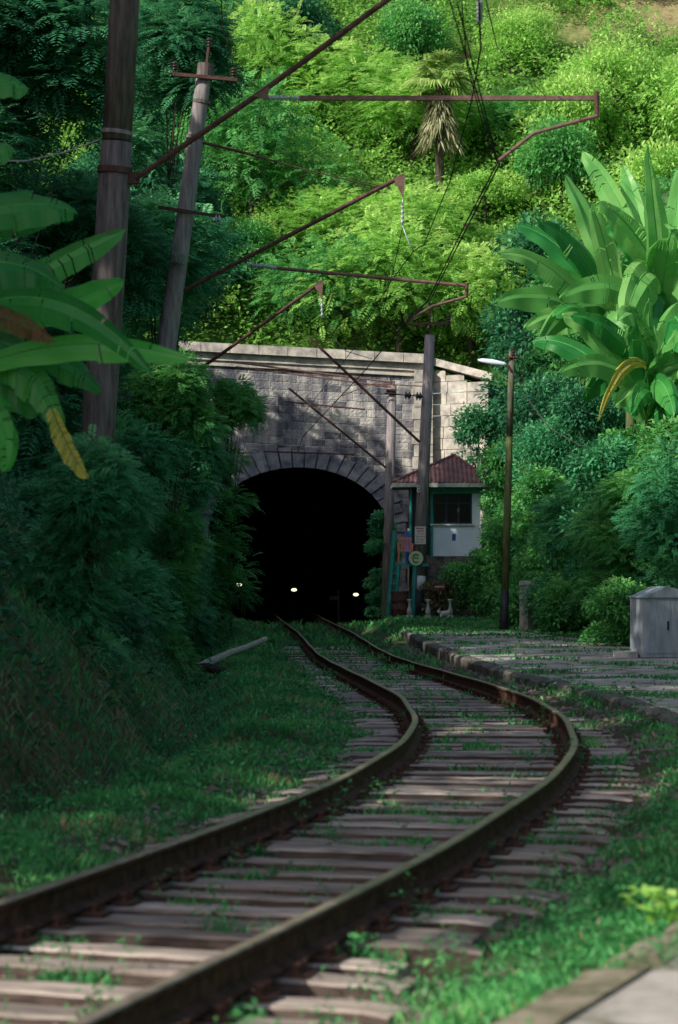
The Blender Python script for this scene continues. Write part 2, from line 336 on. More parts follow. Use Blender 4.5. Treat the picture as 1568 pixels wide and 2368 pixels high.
# ---------------------------------------------------------------- platform + kerb
Ys=np.concatenate([np.linspace(-12,60,110),[61]])
mb=MB(); vs=[]; fs=[]
for i,Y in enumerate(Ys):
    e=float(edge(Y))+.18; z=float(zp(Y)); wd=4.8 if Y<46 else 4.8-(Y-46)*.14
    vs+=[(e,Y,z-.2),(e,Y,z-.006),(e+wd*.5,Y,z),(e+wd,Y,z),(e+wd,Y,z-.3)]
for i in range(len(Ys)-1):
    for j in range(4): fs.append((i*5+j,i*5+j+1,(i+1)*5+j+1,(i+1)*5+j))
mb.add(vs,fs)
def platm():
    m,nt,b=newmat('broken_platform_concrete')
    tc=N(nt,'ShaderNodeTexCoord'); n=N(nt,'ShaderNodeTexNoise'); n.inputs['Scale'].default_value=1.1; n.inputs['Detail'].default_value=10; n.inputs['Roughness'].default_value=.72
    nt.links.new(tc.outputs['Object'],n.inputs['Vector'])
    c=ramp(nt,n.outputs[0],[(.36,(.10,.12,.06)),(.46,(.36,.32,.29)),(.7,(.62,.57,.53))])
    v=N(nt,'ShaderNodeTexVoronoi',feature='DISTANCE_TO_EDGE'); v.inputs['Scale'].default_value=.9
    nd=N(nt,'ShaderNodeTexNoise'); nd.inputs['Scale'].default_value=2; nt.links.new(tc.outputs['Object'],nd.inputs['Vector'])
    va=N(nt,'ShaderNodeVectorMath',operation='MULTIPLY_ADD'); va.inputs[1].default_value=(.7,.7,0); nt.links.new(nd.outputs['Color'],va.inputs[0]); nt.links.new(tc.outputs['Object'],va.inputs[2]); nt.links.new(va.outputs[0],v.inputs['Vector'])
    cr=ramp(nt,v.outputs[0],[(0,(.3,.35,.22)),(.05,(1,1,1))])
    mx=N(nt,'ShaderNodeMix',data_type='RGBA',blend_type='MULTIPLY'); mx.inputs['Factor'].default_value=1
    nt.links.new(c,mx.inputs['A']); nt.links.new(cr,mx.inputs['B']); nt.links.new(mx.outputs['Result'],b.inputs['Base Color'])
    b.inputs['Roughness'].default_value=.9
    bp=N(nt,'ShaderNodeBump'); bp.inputs['Strength'].default_value=.7; bp.inputs['Distance'].default_value=.05
    nt.links.new(n.outputs[0],bp.inputs['Height']); nt.links.new(bp.outputs[0],b.inputs['Normal']); return m
M['plat']=platm()
M['nearkerb']=mat('mossy_brown_kerb',(.10,.10,.05),(.32,.27,.21),5,.9,.7,bd=.04)
o=mb.build('platform',['plat']); o['kind']='structure'
mb=MB(); Y=-10.
while Y<61:
    l=R.uniform(.9,1.5); Ym=Y+l/2; h=(float(edge(Y+l))-float(edge(Y)))/l; th=-math.atan(h); ln=l*math.sqrt(1+h*h); near=Ym<14; k=.35 if near else .6
    rot=Matrix.Rotation(th+R.uniform(-.04,.04)*k,3,'Z')@Matrix.Rotation(R.uniform(-.05,.05)*k,3,'Y'); c=Vector((float(edge(Ym))+.1+R.uniform(-.05,.03)*k,Ym,float(zp(Ym))-.20+R.uniform(-.03,.015)*k)); hw=.12;hl=ln/2-R.uniform(.0,.03)*k; ns_=6; vs=[];fs=[]
    for i in range(ns_+1):
        y=-hl+2*hl*i/ns_; a=R.uniform(-.022,.022); b_=R.uniform(-.015,.01)
        if i in(0,ns_): b_-=.01; a+=.01
        vs+=[c+rot@Vector(v) for v in((-hw+a,y,-.21),(-hw+a,y,.17+b_),(-hw+.04+a,y,.205+b_),(hw,y,.21+b_*.3),(hw,y,-.21))]
    for i in range(ns_):
        for j in range(4): fs.append((i*5+j,i*5+j+1,(i+1)*5+j+1,(i+1)*5+j))
    fs+=[(4,3,2,1,0),tuple(ns_*5+j for j in range(5))]
    mb.add(vs,fs,1 if near else 0); Y+=l
o=mb.build('kerb',['kerb','nearkerb']); o['kind']='structure'
# ---------------------------------------------------------------- rails & sleepers
def heading(Y): return (float(xc(Y+.5))-float(xc(Y-.5)))
def rail(side,label):
    prof=[(-.07,-.18),(.07,-.18),(.07,-.165),(.012,-.14),(.010,-.05),(.032,-.035),(.034,-.008),(.027,0),(-.027,0),(-.034,-.008),(-.032,-.035),(-.010,-.05),(-.012,-.14),(-.07,-.165)]
    k=len(prof); mb=MB(); vs=[]; YY=np.arange(-4,112,.35)
    for Y in YY:
        h=heading(Y); nx,ny=1/math.hypot(1,h),-h/math.hypot(1,h); c=(float(xc(Y)),float(Y),float(zr(Y)))
        wv=.008*math.sin(Y*.9+side)
        for (a,b) in prof:
            q=side*.797+a+wv; vs.append((c[0]+nx*q,c[1]+ny*q,c[2]+b))
    mb.v=vs
    for i in range(len(YY)-1):
        for j in range(k):
            mb.f.append((i*k+j,i*k+(j+1)%k,(i+1)*k+(j+1)%k,(i+1)*k+j)); mb.m.append(1 if j in(6,7,8) else 0)
    o=mb.build('rail',['railside','railtop'],loc=(float(xc(8))+side*.8,8,0))
    return meta(o,label,'rail','running rails of the curved track')
rail(-1,'left rusty steel rail, inner side of the bend, running into tunnel')
rail(1,'right rusty steel rail, outer side of the bend, nearest the platform')
def sleeper_mesh(seed):
    r=random.Random(seed); mb=MB(); nx=18; w=r.uniform(.10,.135); hh=.16; vs=[]; hl=r.uniform(1.33,1.50); sk=r.uniform(-.05,.05); bow=r.uniform(-.012,.012)
    for i in range(nx+1):
        x=-hl+2*hl*i/nx; u=x/hl; e=.005*r.uniform(-1,1); e2=.005*r.uniform(-1,1); t=.004*r.uniform(-1,1)+bow*(1-u*u)
        if i in(0,nx): t-=.02; e+=.012; e2-=.012
        s_=sk if i in(0,nx) else 0
        vs+=[(x+s_,-w+e,-hh),(x+s_,-w+e,-.014+t),(x+s_,-w+.016+e,t),(x-s_,w-.016+e2,t+.003*r.uniform(-1,1)),(x-s_,w+e2,-.014+t),(x-s_,w+e2,-hh)]
    mb.v=[tuple(v) for v in vs]
    for i in range(nx):
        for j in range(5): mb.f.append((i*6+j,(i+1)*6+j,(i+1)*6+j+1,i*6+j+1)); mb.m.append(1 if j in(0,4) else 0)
    mb.f+=[tuple(range(6)),tuple(nx*6+j for j in range(6))[::-1]]; mb.m+=[0,0]
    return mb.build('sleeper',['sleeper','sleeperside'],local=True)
def plate_mesh():
    mb=MB(); mb.box((0,0,.008),(.36,.15,.016))
    for sx in(-1,1):
        for sy in(-1,1):
            mb.lathe((sx*.12,sy*.045,.016),(sx*.12,sy*.045,.07),[(0,.018),(.7,.018),(.72,.028),(1,.024)],8)
    return mb.build('tie_plate',['railside'],local=True)
protos=[sleeper_mesh(s) for s in range(7)]; pl=plate_mesh()
Y=6.2; i=0
while Y<66:
    h=heading(Y); th=-math.atan(h)
    p=protos[i%7]; o=p if i<7 else p.copy()
    if i>=7: col.objects.link(o)
    jit=R.uniform(-.10,.10)
    n=(math.cos(th),math.sin(th))
    o.location=(float(xc(Y))+n[0]*jit,Y+n[1]*jit,float(zr(Y))-.199+R.uniform(-.015,.003)); o.rotation_euler=(R.uniform(-.05,.05),R.uniform(-.006,.006),th+R.uniform(-.045,.045))
    WO[o.name]=Vector(o.location)
    meta(o,'weathered timber sleeper lying across under the two curved rails','sleeper','sleepers under the curved track')
    for s in(-1,1):
        c=pl if (i==0 and s==-1) else pl.copy()
        if c is not pl: col.objects.link(c)
        c.parent=o; c.location=(s*.797-jit,0,.0025)
    Y+=(.53+R.uniform(-.08,.08))*math.cos(th); i+=1
n=19000; Yg=np.exp(rng.uniform(math.log(6.5),math.log(60),n)); og=rng.uniform(-2.1,1.9,n); keep=(nz(og,Yg,1.5,3)>-.3)|(np.abs(og)<1.3)
Yg,og=Yg[keep],og[keep]; n=len(Yg); Xg=xc(Yg)+og; P=np.stack([Xg,Yg,gz(Xg,Yg)+.005],1)
s=rng.uniform(.015,.04,n)*(0.8+Yg/60)
oc=np.array([[1,0,0],[0,1,0],[-1,0,0],[0,-1,0],[0,0,.8]]); A=rng.uniform(0,6.28,n); ca,sa=np.cos(A),np.sin(A)
B=oc[None]*rng.uniform(.6,1.3,(n,5,1)); Bx=B[...,0]*ca[:,None]-B[...,1]*sa[:,None]; By=B[...,0]*sa[:,None]+B[...,1]*ca[:,None]
V=np.stack([Bx,By,B[...,2]],-1)*s[:,None,None]+P[:,None]
me=bpy.data.meshes.new('gravel'); me.vertices.add(5*n); me.vertices.foreach_set('co',V.astype(np.float32).ravel())
tri=np.array([[0,1,4],[1,2,4],[2,3,4],[3,0,4]]); T=(tri[None]+np.arange(n)[:,None,None]*5).reshape(-1,3)
me.loops.add(T.size); me.loops.foreach_set('vertex_index',T.astype(np.int32).ravel()); me.polygons.add(len(T)); me.polygons.foreach_set('loop_start',np.arange(len(T),dtype=np.int32)*3); me.update(calc_edges=True)
M['gravel']=mat('ballast_stone',(.06,.04,.035),(.28,.22,.2),3,.9,0); me.materials.append(M['gravel'])
o=bpy.data.objects.new('gravel',me); col.objects.link(o); meta(o,'brown ballast stones scattered between and beside the sleepers','gravel',kind='stuff')
# ---------------------------------------------------------------- grass
def scatter(n,y0,y1,margin=1.5,k=.17):
    Y=np.exp(rng.uniform(math.log(y0),math.log(y1),n)); X=rng.uniform(-1,1,n)*(k*Y+margin); return X,Y
X,Y=scatter(420000,6.5,88)
o_=X-xc(Y); e=X-edge(Y); ns=nz(X,Y,1.1,1); n2=nz(X,Y,2.7,5); nb_=nz(X,Y,.9,11)
intr=ss(.28,.6,n2+.45*ns)
pr=np.where(o_<-1.45, .95-.8*ss(.2,.5,nb_), 0)
pr=np.where((o_<-1.25)&(o_>-2.1), .08+.9*ss(-.3,.3,n2+.3*ns),pr)
pr=np.where(np.abs(o_)<=1.25, .006+.95*intr+.55*ss(38,62,Y)*ss(-.5,.4,n2), pr)
pr=np.where((o_>1.25)&(e<.03), .03+.95*ss(-.35,.25,n2+.2*ns)*ss(1.4,1.95,o_),pr)
pr=np.where(e>=.03, (.01+.85*ss(.2,.6,ns+.3*n2))*(Y>14)+.3*ss(54,62,Y)+.5*(Y<=14)*(e<.12)*ss(.0,.4,n2), pr)
pr=np.where(o_<-3.9,.5,pr)
kp=(rng.uniform(size=len(X))<pr)&((np.abs(X+1.5)<3.6)|(Y<84))&(X<br(Y)+.6)
X,Y,o_,e,intr=X[kp],Y[kp],o_[kp],e[kp],intr[kp]; n=len(X)
Zg=np.where((e>.05)&(Y<61)&(e<4.8),zp(Y)-.01,gz(X,Y)-.01)
D=ru(n)*.6; D[:,2]=1
L=rng.uniform(.04,.13,n)*(.75+Y/45)*np.where(np.abs(o_)<1.3,.65+.8*intr,1)*np.where(e>0,.5,1)*(1+.5*nz(X,Y,1.9,6)*(o_<-1.4))
q=leaves(np.stack([X,Y,Zg],1),D,L,.010*(.6+Y/14),.25)
t=.42+.34*nz(X,Y,.7,2)+rng.normal(size=n)*.13
st=(rng.uniform(size=n)<.03+.35*ss(.1,.6,nz(X,Y,.8,11))*(o_<-1.4))
o=bpy.data.objects.new('grass',qmesh('grass',q[~st],t[~st],'grass')); col.objects.link(o); meta(o,'short green grass and clover growing beside and between the rails','grass',kind='stuff')
o=bpy.data.objects.new('dry_grass',qmesh('dry_grass',q[st],t[st],'straw')); col.objects.link(o); meta(o,'dry straw coloured grass blades mixed into the green verge','dry grass',kind='stuff')
X,Y=scatter(1500,9,70,.5,.16); o_=X-xc(Y); n2=nz(X,Y,2.7,5)+.45*nz(X,Y,1.1,1); e=X-edge(Y)
kp=((n2>.22)|((np.abs(o_)>1.4)&(n2>-.2)))&(o_>-3.5)&(e<.3); X,Y=X[kp],Y[kp]
rep=30; sz=np.repeat(rng.uniform(.5,1.3,len(X)),rep); X0,Y0=np.repeat(X,rep),np.repeat(Y,rep); n=len(X0)
hh=rng.uniform(0,.22,n)*sz; sp=.09*sz*(1-hh/.35)
X=X0+rng.normal(size=n)*sp; Y=Y0+rng.normal(size=n)*sp
D=ru(n); D[:,2]=np.abs(D[:,2])*.7+.1
q=leaves(np.stack([X,Y,np.maximum(gz(X,Y),zr(Y)-.26)+hh],1),D,rng.uniform(.03,.07,n)*(.7+Y/60),rng.uniform(.012,.028,n)*(.7+Y/60),.25)
o=bpy.data.objects.new('weeds',qmesh('weeds',q,.34+.2*rng.normal(size=n),'grass')); col.objects.link(o); meta(o,'small leafy weeds sprouting among the sleepers and gravel','weeds',kind='stuff')
X,Y=scatter(90000,14,75,3,.15); o_=X-xc(Y); kp=(o_<-3.0)&(o_>-6.5)&(nz(X,Y,1.0,8)>-.3); X,Y=X[kp],Y[kp]; n=len(X)
D=ru(n)*.8; D[:,2]=1; D[:,0]+=.5
q=leaves(np.stack([X,Y,gz(X,Y)-.03],1),D,rng.uniform(.12,.5,n)*(1+.6*nz(X,Y,1.7,2)),.018,.75); tt=.40+.32*nz(X,Y,.9,3)+.1*rng.normal(size=n); st=rng.uniform(size=n)<.10+.7*ss(.0,.4,nz(X,Y,1.3,1))
o=bpy.data.objects.new('long_grass',qmesh('long_grass',q[~st],tt[~st],'grass')); col.objects.link(o); meta(o,'long drooping grass along the ditch and foot of the left bank','grass',kind='stuff')
o=bpy.data.objects.new('long_dry_grass',qmesh('long_dry_grass',q[st],tt[st]-.05,'straw')); col.objects.link(o); meta(o,'long dry brown grass hanging over the left ditch','dry grass',kind='stuff')
def carpet(name,X,Y,Z,size,m,label,h=.5,tb=.4,s=.9,ysc=1.0):
    n=len(X); D=ru(n); D[:,2]=np.abs(D[:,2])
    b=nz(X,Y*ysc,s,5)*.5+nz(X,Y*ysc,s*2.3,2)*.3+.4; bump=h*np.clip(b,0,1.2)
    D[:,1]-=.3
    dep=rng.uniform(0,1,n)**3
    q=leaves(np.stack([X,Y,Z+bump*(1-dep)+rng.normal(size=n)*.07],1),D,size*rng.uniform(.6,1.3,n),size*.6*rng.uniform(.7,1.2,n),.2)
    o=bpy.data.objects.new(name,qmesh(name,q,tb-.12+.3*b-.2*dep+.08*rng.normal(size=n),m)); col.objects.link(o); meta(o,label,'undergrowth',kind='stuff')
X,Y=scatter(100000,13,92,4,.17); o_=X-xc(Y); kp=(o_<-4.0)&(o_>-13)&((Y>34)|(o_<-4.9)|(nz(X,Y,1.1,4)>.1)); X,Y=X[kp],Y[kp]
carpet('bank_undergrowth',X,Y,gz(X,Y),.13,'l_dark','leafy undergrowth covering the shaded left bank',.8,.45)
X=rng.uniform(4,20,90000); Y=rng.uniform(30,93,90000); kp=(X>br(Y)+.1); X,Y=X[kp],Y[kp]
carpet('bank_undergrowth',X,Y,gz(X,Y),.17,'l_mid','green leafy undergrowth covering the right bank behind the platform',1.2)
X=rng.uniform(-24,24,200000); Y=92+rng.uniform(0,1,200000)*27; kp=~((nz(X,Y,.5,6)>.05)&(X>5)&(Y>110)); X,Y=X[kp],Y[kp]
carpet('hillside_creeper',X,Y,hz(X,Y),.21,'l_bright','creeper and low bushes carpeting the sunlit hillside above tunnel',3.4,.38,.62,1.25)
# ---------------------------------------------------------------- tunnel portal
S=F/90.0
PX=lambda px:(px-784)/S
PZ=lambda py:H+(HY-py)/S
ax0=PX(690); aw=3.38; arise=2.45; zsp=PZ(1232); XL=PX(400); XR=PX(1000)
def ztop(x): return PZ(802)+(x-XL)/(XR-XL)*(PZ(834)-PZ(802))
def zarc(x,a=aw,r=arise):
    u=(x-ax0)/a; return zsp+r*math.sqrt(max(0,1-u*u)) if abs(u)<1 else -1.5
portal=thing('tunnel_portal',(ax0,90,-.75),'grey cut-stone railway tunnel portal with arched black mouth under the hillside','tunnel portal')
mb=MB(); xsn=sorted(set([XL,XR,ax0-aw,ax0+aw]+[ax0-aw*math.cos(math.pi*i/40) for i in range(41)]+list(np.linspace(XL,ax0-aw,4))+list(np.linspace(ax0+aw,XR,4))))
for a,b in zip(xsn[:-1],xsn[1:]):
    if b-a<1e-6: continue
    m_=(a+b)/2; ins=abs(m_-ax0)<aw
    za=zarc(a) if ins else -1.5; zb=zarc(b) if ins else -1.5
    if ins and abs(a-ax0)>=aw-1e-6: za=zsp
    if ins and abs(b-ax0)>=aw-1e-6: zb=zsp
    mb.add([(a,90,za),(b,90,zb),(b,90,ztop(b)),(a,90,ztop(a)),(a,91.2,ztop(a)),(b,91.2,ztop(b)),(a,91.2,za),(b,91.2,zb)],[(0,1,2,3),(3,2,5,4),(0,6,7,1)])
mb.build('wall',['stone'],portal)
mb=MB()
def slab(x0,x1,y0,y1,zt0,zt1,zb0,zb1): mb.add([(x0,y0,zb0),(x1,y0,zb1),(x1,y1,zb1),(x0,y1,zb0),(x0,y0,zt0),(x1,y0,zt1),(x1,y1,zt1),(x0,y1,zt0)],[(0,1,5,4),(1,2,6,5),(2,3,7,6),(3,0,4,7),(4,5,6,7),(0,3,2,1)])
nb=9
for i in range(nb):
    a=XL+(XR-XL)*i/nb; b=XL+(XR-XL)*(i+1)/nb-.02; j=R.uniform(-.02,.02)
    slab(a,b,89.62+j,91.4,ztop(a)+.2,ztop(b)+.2,ztop(a)-.14,ztop(b)-.14)
mb.build('coping',['coping'],portal)
mb=MB(); slab(XL,XR,89.82,90.05,ztop(XL)-.142,ztop(XR)-.142,ztop(XL)-.42,ztop(XR)-.42); slab(XL,XR,89.9,90.05,ztop(XL)-.422,ztop(XR)-.422,ztop(XL)-.62,ztop(XR)-.62)
mb.build('cornice',['coping'],portal)
mb=MB()
zz=-1.0; k=0
while zz<PZ(868):
    h_=.46; wv=.02 if k%2 else -.04; mb.box(((PX(955)+PX(1000))/2-wv/2,89.85,zz+h_/2),(PX(1000)-PX(955)+wv,.5,h_-.025)); zz+=h_; k+=1
mb.build('pilaster',['coping'],portal)
mb=MB(); nv=25
def el(t,a,r): return (ax0-a*math.cos(t),zsp+r*math.sin(t))
for i in range(nv):
    t0=math.pi*i/nv+.008; t1=math.pi*(i+1)/nv-.008; ex=.62+(.12 if i%2 else 0)
    p=[el(t0,aw-.02,arise-.02),el(t1,aw-.02,arise-.02),el(t1,aw+ex,arise+ex),el(t0,aw+ex,arise+ex)]; yf=89.84+R.uniform(-.05,.05)
    mb.add([(x,yf,z) for x,z in p]+[(x,90.3,z) for x,z in p],[(0,1,2,3)[::-1],(0,4,5,1),(1,5,6,2),(2,6,7,3),(3,7,4,0)])
for s in(-1,1):
    for k in range(8):
        z0=-1+k*(zsp+1)/8; xa=ax0+s*(aw-.02); xb=ax0+s*(aw+.6+(.15 if k%2 else 0)); mb.box(((xa+xb)/2,90.06,z0+(zsp+1)/16),(abs(xb-xa),.4,(zsp+1)/8-.025))
mb.build('arch_ring',['vous'],portal)
mb=MB(); a,b=XR+.002,PX(1125); zz=-1.0; k=0
def wy_(x): return 90.05-(x-a)/(b-a)*1.4
def wt_(x): return PZ(845)+(x-a)/(b-a)*(PZ(888)-PZ(845))
while zz<PZ(845):
    h_=.42; xx=a; first=R.uniform(.35,.7)
    while xx<b-.02:
        l_=first if xx==a else R.uniform(.55,.85); x2=min(b,xx+l_)
        zt=min(zz+h_-.02,wt_(x2))
        if zt>zz+.05:
            dy=R.uniform(-.03,.03); mb.add([(xx,wy_(xx)+dy,zz),(x2-.02,wy_(x2)+dy,zz),(x2-.02,wy_(x2)+dy,zt),(xx,wy_(xx)+dy,zt),(xx,91.1,zz),(x2-.02,91.1,zz),(x2-.02,91.1,zt),(xx,91.1,zt)],[(0,1,2,3),(3,2,6,7),(0,3,7,4),(1,5,6,2)])
        xx=x2
    zz+=h_
mb.build('wing_wall',['coping'],portal)
mb=MB(); mb.add([(a,89.8,PZ(845)+.003),(b+.1,88.4,PZ(888)+.003),(b+.1,91.2,PZ(888)+.003),(a,91.2,PZ(845)+.003),(a,89.8,PZ(828)),(b+.1,88.4,PZ(870)),(b+.1,91.2,PZ(870)),(a,91.2,PZ(828))],[(0,1,5,4),(1,2,6,5),(2,3,7,6),(3,0,4,7),(4,5,6,7),(0,3,2,1)])
mb.build('wing_coping',['coping'],portal)
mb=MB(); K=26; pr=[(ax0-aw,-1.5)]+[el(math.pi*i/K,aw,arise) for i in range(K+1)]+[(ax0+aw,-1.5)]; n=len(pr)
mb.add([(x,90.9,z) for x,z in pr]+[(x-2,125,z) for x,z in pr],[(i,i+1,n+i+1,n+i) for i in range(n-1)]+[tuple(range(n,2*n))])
mb.build('tunnel_lining',['tunnel_shade'],portal)
for (px,py,lab) in ((553,1352,'left lit oval lamp on a low post inside the tunnel mouth'),(680,1364,'middle lit oval lamp on a low post inside the tunnel mouth'),(823,1375,'right lit oval lamp on a low post inside the tunnel mouth')):
    p=at(px,py,92); t=thing('marker_lamp',(p.x,92,g1(p.x,92)),lab,'lamp','lit lamps inside the tunnel')
    MB().tube([(p.x,92.12,g1(p.x,92)),(p.x,92.12,p.z)],.02,8).build('post',['tunnel_shade'],t)
    MB().box((p.x,92.1,p.z),(.26,.16,.16)).build('housing',['tunnel_shade'],t)
    mb=MB(); mb.lathe((p.x,92.01,p.z),(p.x,91.97,p.z),[(0,.06),(.7,.055),(1,.035)],14); mb.v=[((v[0]-p.x)*1.8+p.x,v[1],v[2]) for v in mb.v]; mb.build('lens',['lit'],t)
p=at(783,1430,92.5); t=thing('marker_board',(p.x,92.5,g1(p.x,92.5)),'dim grey board on a short post just inside tunnel right of track','sign')
M['dim']=mat('dim_grey_paint',(.015,.015,.02),(.03,.03,.035),5,.8,0)
MB().tube([(p.x,92.5,g1(p.x,92.5)),(p.x,92.5,at(0,1365,92.5).z)],.05,8).build('post',['dim'],t)
MB().box((p.x-.15,92.43,at(0,1383,92.5).z),(.4,.03,.16)).build('board',['dim'],t)
# ---------------------------------------------------------------- poles and overhead equipment
def insul(mb,a,b,r,n=7,m=0):
    pr=[(0,r*.45)]
    for i in range(n):
        t=i/n; pr+=[(t+.05/n,r*.45),(t+.25/n,r),(t+.5/n,r),(t+.7/n,r*.5)]
    pr.append((1,r*.45)); mb.lathe(a,b,pr,12,m); return mb
def A(pts,Y): return [at(p[0],p[1],p[2] if len(p)>2 else Y) for p in pts]
b=at(205,1500,30); b.z=g1(b.x,30)-.3
t=thing('catenary_pole',b,'thick dark concrete mast nearest the camera at left, leaning, beside banana leaves','pole')
MB().tube([b]+A([(228,980),(252,620),(270,330)],30),[.215,.21,.205,.195],20).build('lower_shaft',['pole'],t,smooth=True)
MB().tube(A([(270.5,325),(292,-60),(305,-300)],30),[.185,.185,.18],20).build('upper_shaft',['pole'],t,smooth=True)
MB().lathe(*A([(270,312),(271,303)],30),[(0,.20),(1,.20)],20).build('joint_ring',['pole2'],t)
mb=MB(); mb.lathe(*A([(265,402),(266,388)],30),[(0,.22),(1,.22)],20); mb.build('clamp_band',['rust'],t); MB().box(at(310,412,29.95),(.14,.1,.14)).build('bracket_lug',['rust'],t)
MB().tube(A([(315,412),(605,213),(895,0),(1150,-190)],29.9),.036,8).build('brace_tube',['rust'],t)
mb=MB(); mb.add(A([(585,222,29.9),(622,200,29.9),(620,232,29.9),(585,222,29.86),(622,200,29.86),(620,232,29.86)],30),[(0,1,2),(5,4,3),(0,3,4,1),(1,4,5,2),(2,5,3,0)]); mb.build('gusset_plate',['rustl'],t)
insul(MB(),*A([(620,226),(697,227)],29.9),.034,8).build('insulator',['insu'],t,smooth=True)
mb=MB(); q=A([(1040,227)],29.9)[0]; mb.box(q,((1385-695)*30/F,.06,.055)); mb.build('horizontal_arm',['rustl'],t)
MB().tube(A([(1380,213),(1381,270)],29.85),.028,8).build('drop_bracket',['rust'],t)
MB().tube(A([(1381,268),(1300,290),(1235,308),(1150,374)],29.8),.024,8).build('registration_arm',['rustl'],t)
b=at(350,1180,50); b.z=g1(b.x,50)-.3
t=thing('catenary_pole',b,'slimmer leaning concrete mast with crossarms, second from left, behind the nearest mast','pole')
MB().tube([b]+A([(385,800),(428,500),(462,250),(475,150)],50),[.22,.205,.18,.16,.15],18).build('shaft',['pole2'],t,smooth=True)
for (u,v,r_) in(((473,185),(476,148),.17),((466,240),(467,232),.185),((450,322),(451,314),.19)): MB().lathe(*A([u,v],50),[(0,r_),(1,r_)],16).build('clamp_band',['pole'],t)
mb=MB(); mb.tube(A([(478,150),(483,108)],50),.03,6); mb.build('top_pin',['rust'],t); insul(MB(),*A([(483,108),(484,88)],50),.06,3).build('insulator',['insud'],t,smooth=True)
ca=MB().box(at(474,178,49.8),(150/112,.08,.07),Matrix.Rotation(.09,3,'Y')).build('crossarm',['rust'],t)
for x,y in((405,168),(541,182)):
    mb=MB(); mb.tube(A([(x,y+4),(x,y-8)],49.8),.02,6); insul(mb,*A([(x,y-6),(x,y-26)],49.8),.075,3); mb.build('insulator',['insud'],ca,smooth=True)
ca=MB().box(at(440,490,49.8),(150/112,.08,.06),Matrix.Rotation(.15,3,'Y')).build('crossarm',['rust'],t); insul(MB(),*A([(497,508),(512,508)],49.7),.09,2).build('insulator',['insu'],ca,smooth=True)
MB().tube(A([(425,672),(935,405)],50),.045,8).build('brace_tube',['rust'],t)
mb=MB(); mb.add(A([(912,416,50),(937,404,50),(933,460,50),(912,416,49.94),(937,404,49.94),(933,460,49.94)],50),[(0,1,2),(5,4,3),(0,3,4,1),(1,4,5,2),(2,5,3,0)]); mb.build('gusset_plate',['rustl'],t)
mb=MB(); mb.tube(A([(932,460),(931,475)],50),.02,6); insul(mb,*A([(931,475),(930,520)],50),.035,4); mb.tube(A([(930,520),(945,560),(957,580)],50),.012,6); mb.build('suspension_insulator',['insu'],t,smooth=True)
insul(MB(),*A([(572,611),(642,620)],49.9),.055,8).build('insulator',['insu'],t,smooth=True)
MB().tube(A([(640,620),(1082,661)],49.9),.036,8).build('horizontal_arm',['rustl'],t)
MB().tube(A([(1080,655),(1078,688)],49.85),.04,8).build('drop_bracket',['rust'],t)
MB().tube(A([(1078,686),(1000,708),(937,746)],49.8),.028,8).build('registration_arm',['rustl'],t)
MB().tube(A([(470,330),(560,352),(680,385),(880,435)],50),[.03,.03,.012,.012],6).build('stay_rod',['rust'],t)
b=at(440,1250,70); b.z=g1(b.x,70)-.3
t=thing('catenary_pole',b,'mast half hidden in the shrub left of tunnel carrying a rusty inclined bracket','pole')
MB().tube([b]+A([(442,900),(443,860)],70),[.2,.16,.16],14).build('shaft',['pole2'],t,smooth=True)
MB().tube(A([(443,866),(510,820),(746,650)],70),.05,8).build('brace_tube',['rust'],t)
mb=MB(); mb.add(A([(728,662,70),(747,650,70),(744,692,70),(728,662,69.9),(747,650,69.9),(744,692,69.9)],68),[(0,1,2),(5,4,3),(0,3,4,1),(1,4,5,2),(2,5,3,0)]); mb.build('gusset_plate',['rustl'],t)
mb=MB(); insul(mb,*A([(744,692),(745,735)],70),.045,4); mb.build('suspension_insulator',['insu'],t,smooth=True)
b=at(964,1420,80); b.z=g1(b.x,80)-.1
t=thing('catenary_pole',b,'tall concrete mast with posters and white and black painted foot, beside the hut','pole')
tp=at(994,775,80)
def on(f): return b.lerp(tp,f)
MB().tube([on(.165),on(.6),tp],[.22,.19,.165],18).build('shaft',['pole2'],t,smooth=True)
MB().tube([on(.118),on(.1648)],[.226,.222],18).build('white_band',['white'],t,smooth=True)
MB().tube([b,on(.1178)],[.232,.227],18).build('black_foot',['black'],t,smooth=True)
mb=MB(); mb.tube(A([(994,775),(994,700)],80),.035,6); mb.tube(A([(994,700),(1000,708),(1003,745)],79.96),.02,5); mb.build('top_pin',['rust'],t)
ca=MB().box(at(992,748,79.8),(1.45,.08,.09),Matrix.Rotation(-.04,3,'Y')).build('crossarm',['rust'],t)
for x in(945,1038): insul(MB(),*A([(x,745),(x,728)],79.8),.07,3).build('insulator',['insud'],ca,smooth=True)
MB().tube(A([(715,780),(970,1022)],79.9),.045,8).build('brace_tube',['rust'],t)
mb=MB(); mb.tube(A([(890,910),(978,917)],79.7),.02,6); mb.build('strut',['wire'],t)
insul(MB(),*A([(936,914),(951,915)],79.7),.13,2).build('insulator',['insud'],t,smooth=True); insul(MB(),*A([(962,916),(976,917)],79.7),.14,2).build('insulator',['insud'],t,smooth=True)
pc=at(972,1238,79.72)
po=MB().box(pc,(.36,.012,.58)).build('poster',['paper'],t)
mb=MB()
for i in range(6): mb.box((pc.x+R.uniform(-.02,.02),pc.y-.012,pc.z+.23-i*.09),(R.uniform(.2,.3),.006,.028 if i<2 else .014),None,0)
mb.build('printed_lines',['red'],po)
sc=at(962,1291,79.66); sg=MB().lathe((sc.x,79.68,sc.z),(sc.x,79.65,sc.z),[(0,.24),(1,.24)],24).build('round_sign',['palegreen'],t)
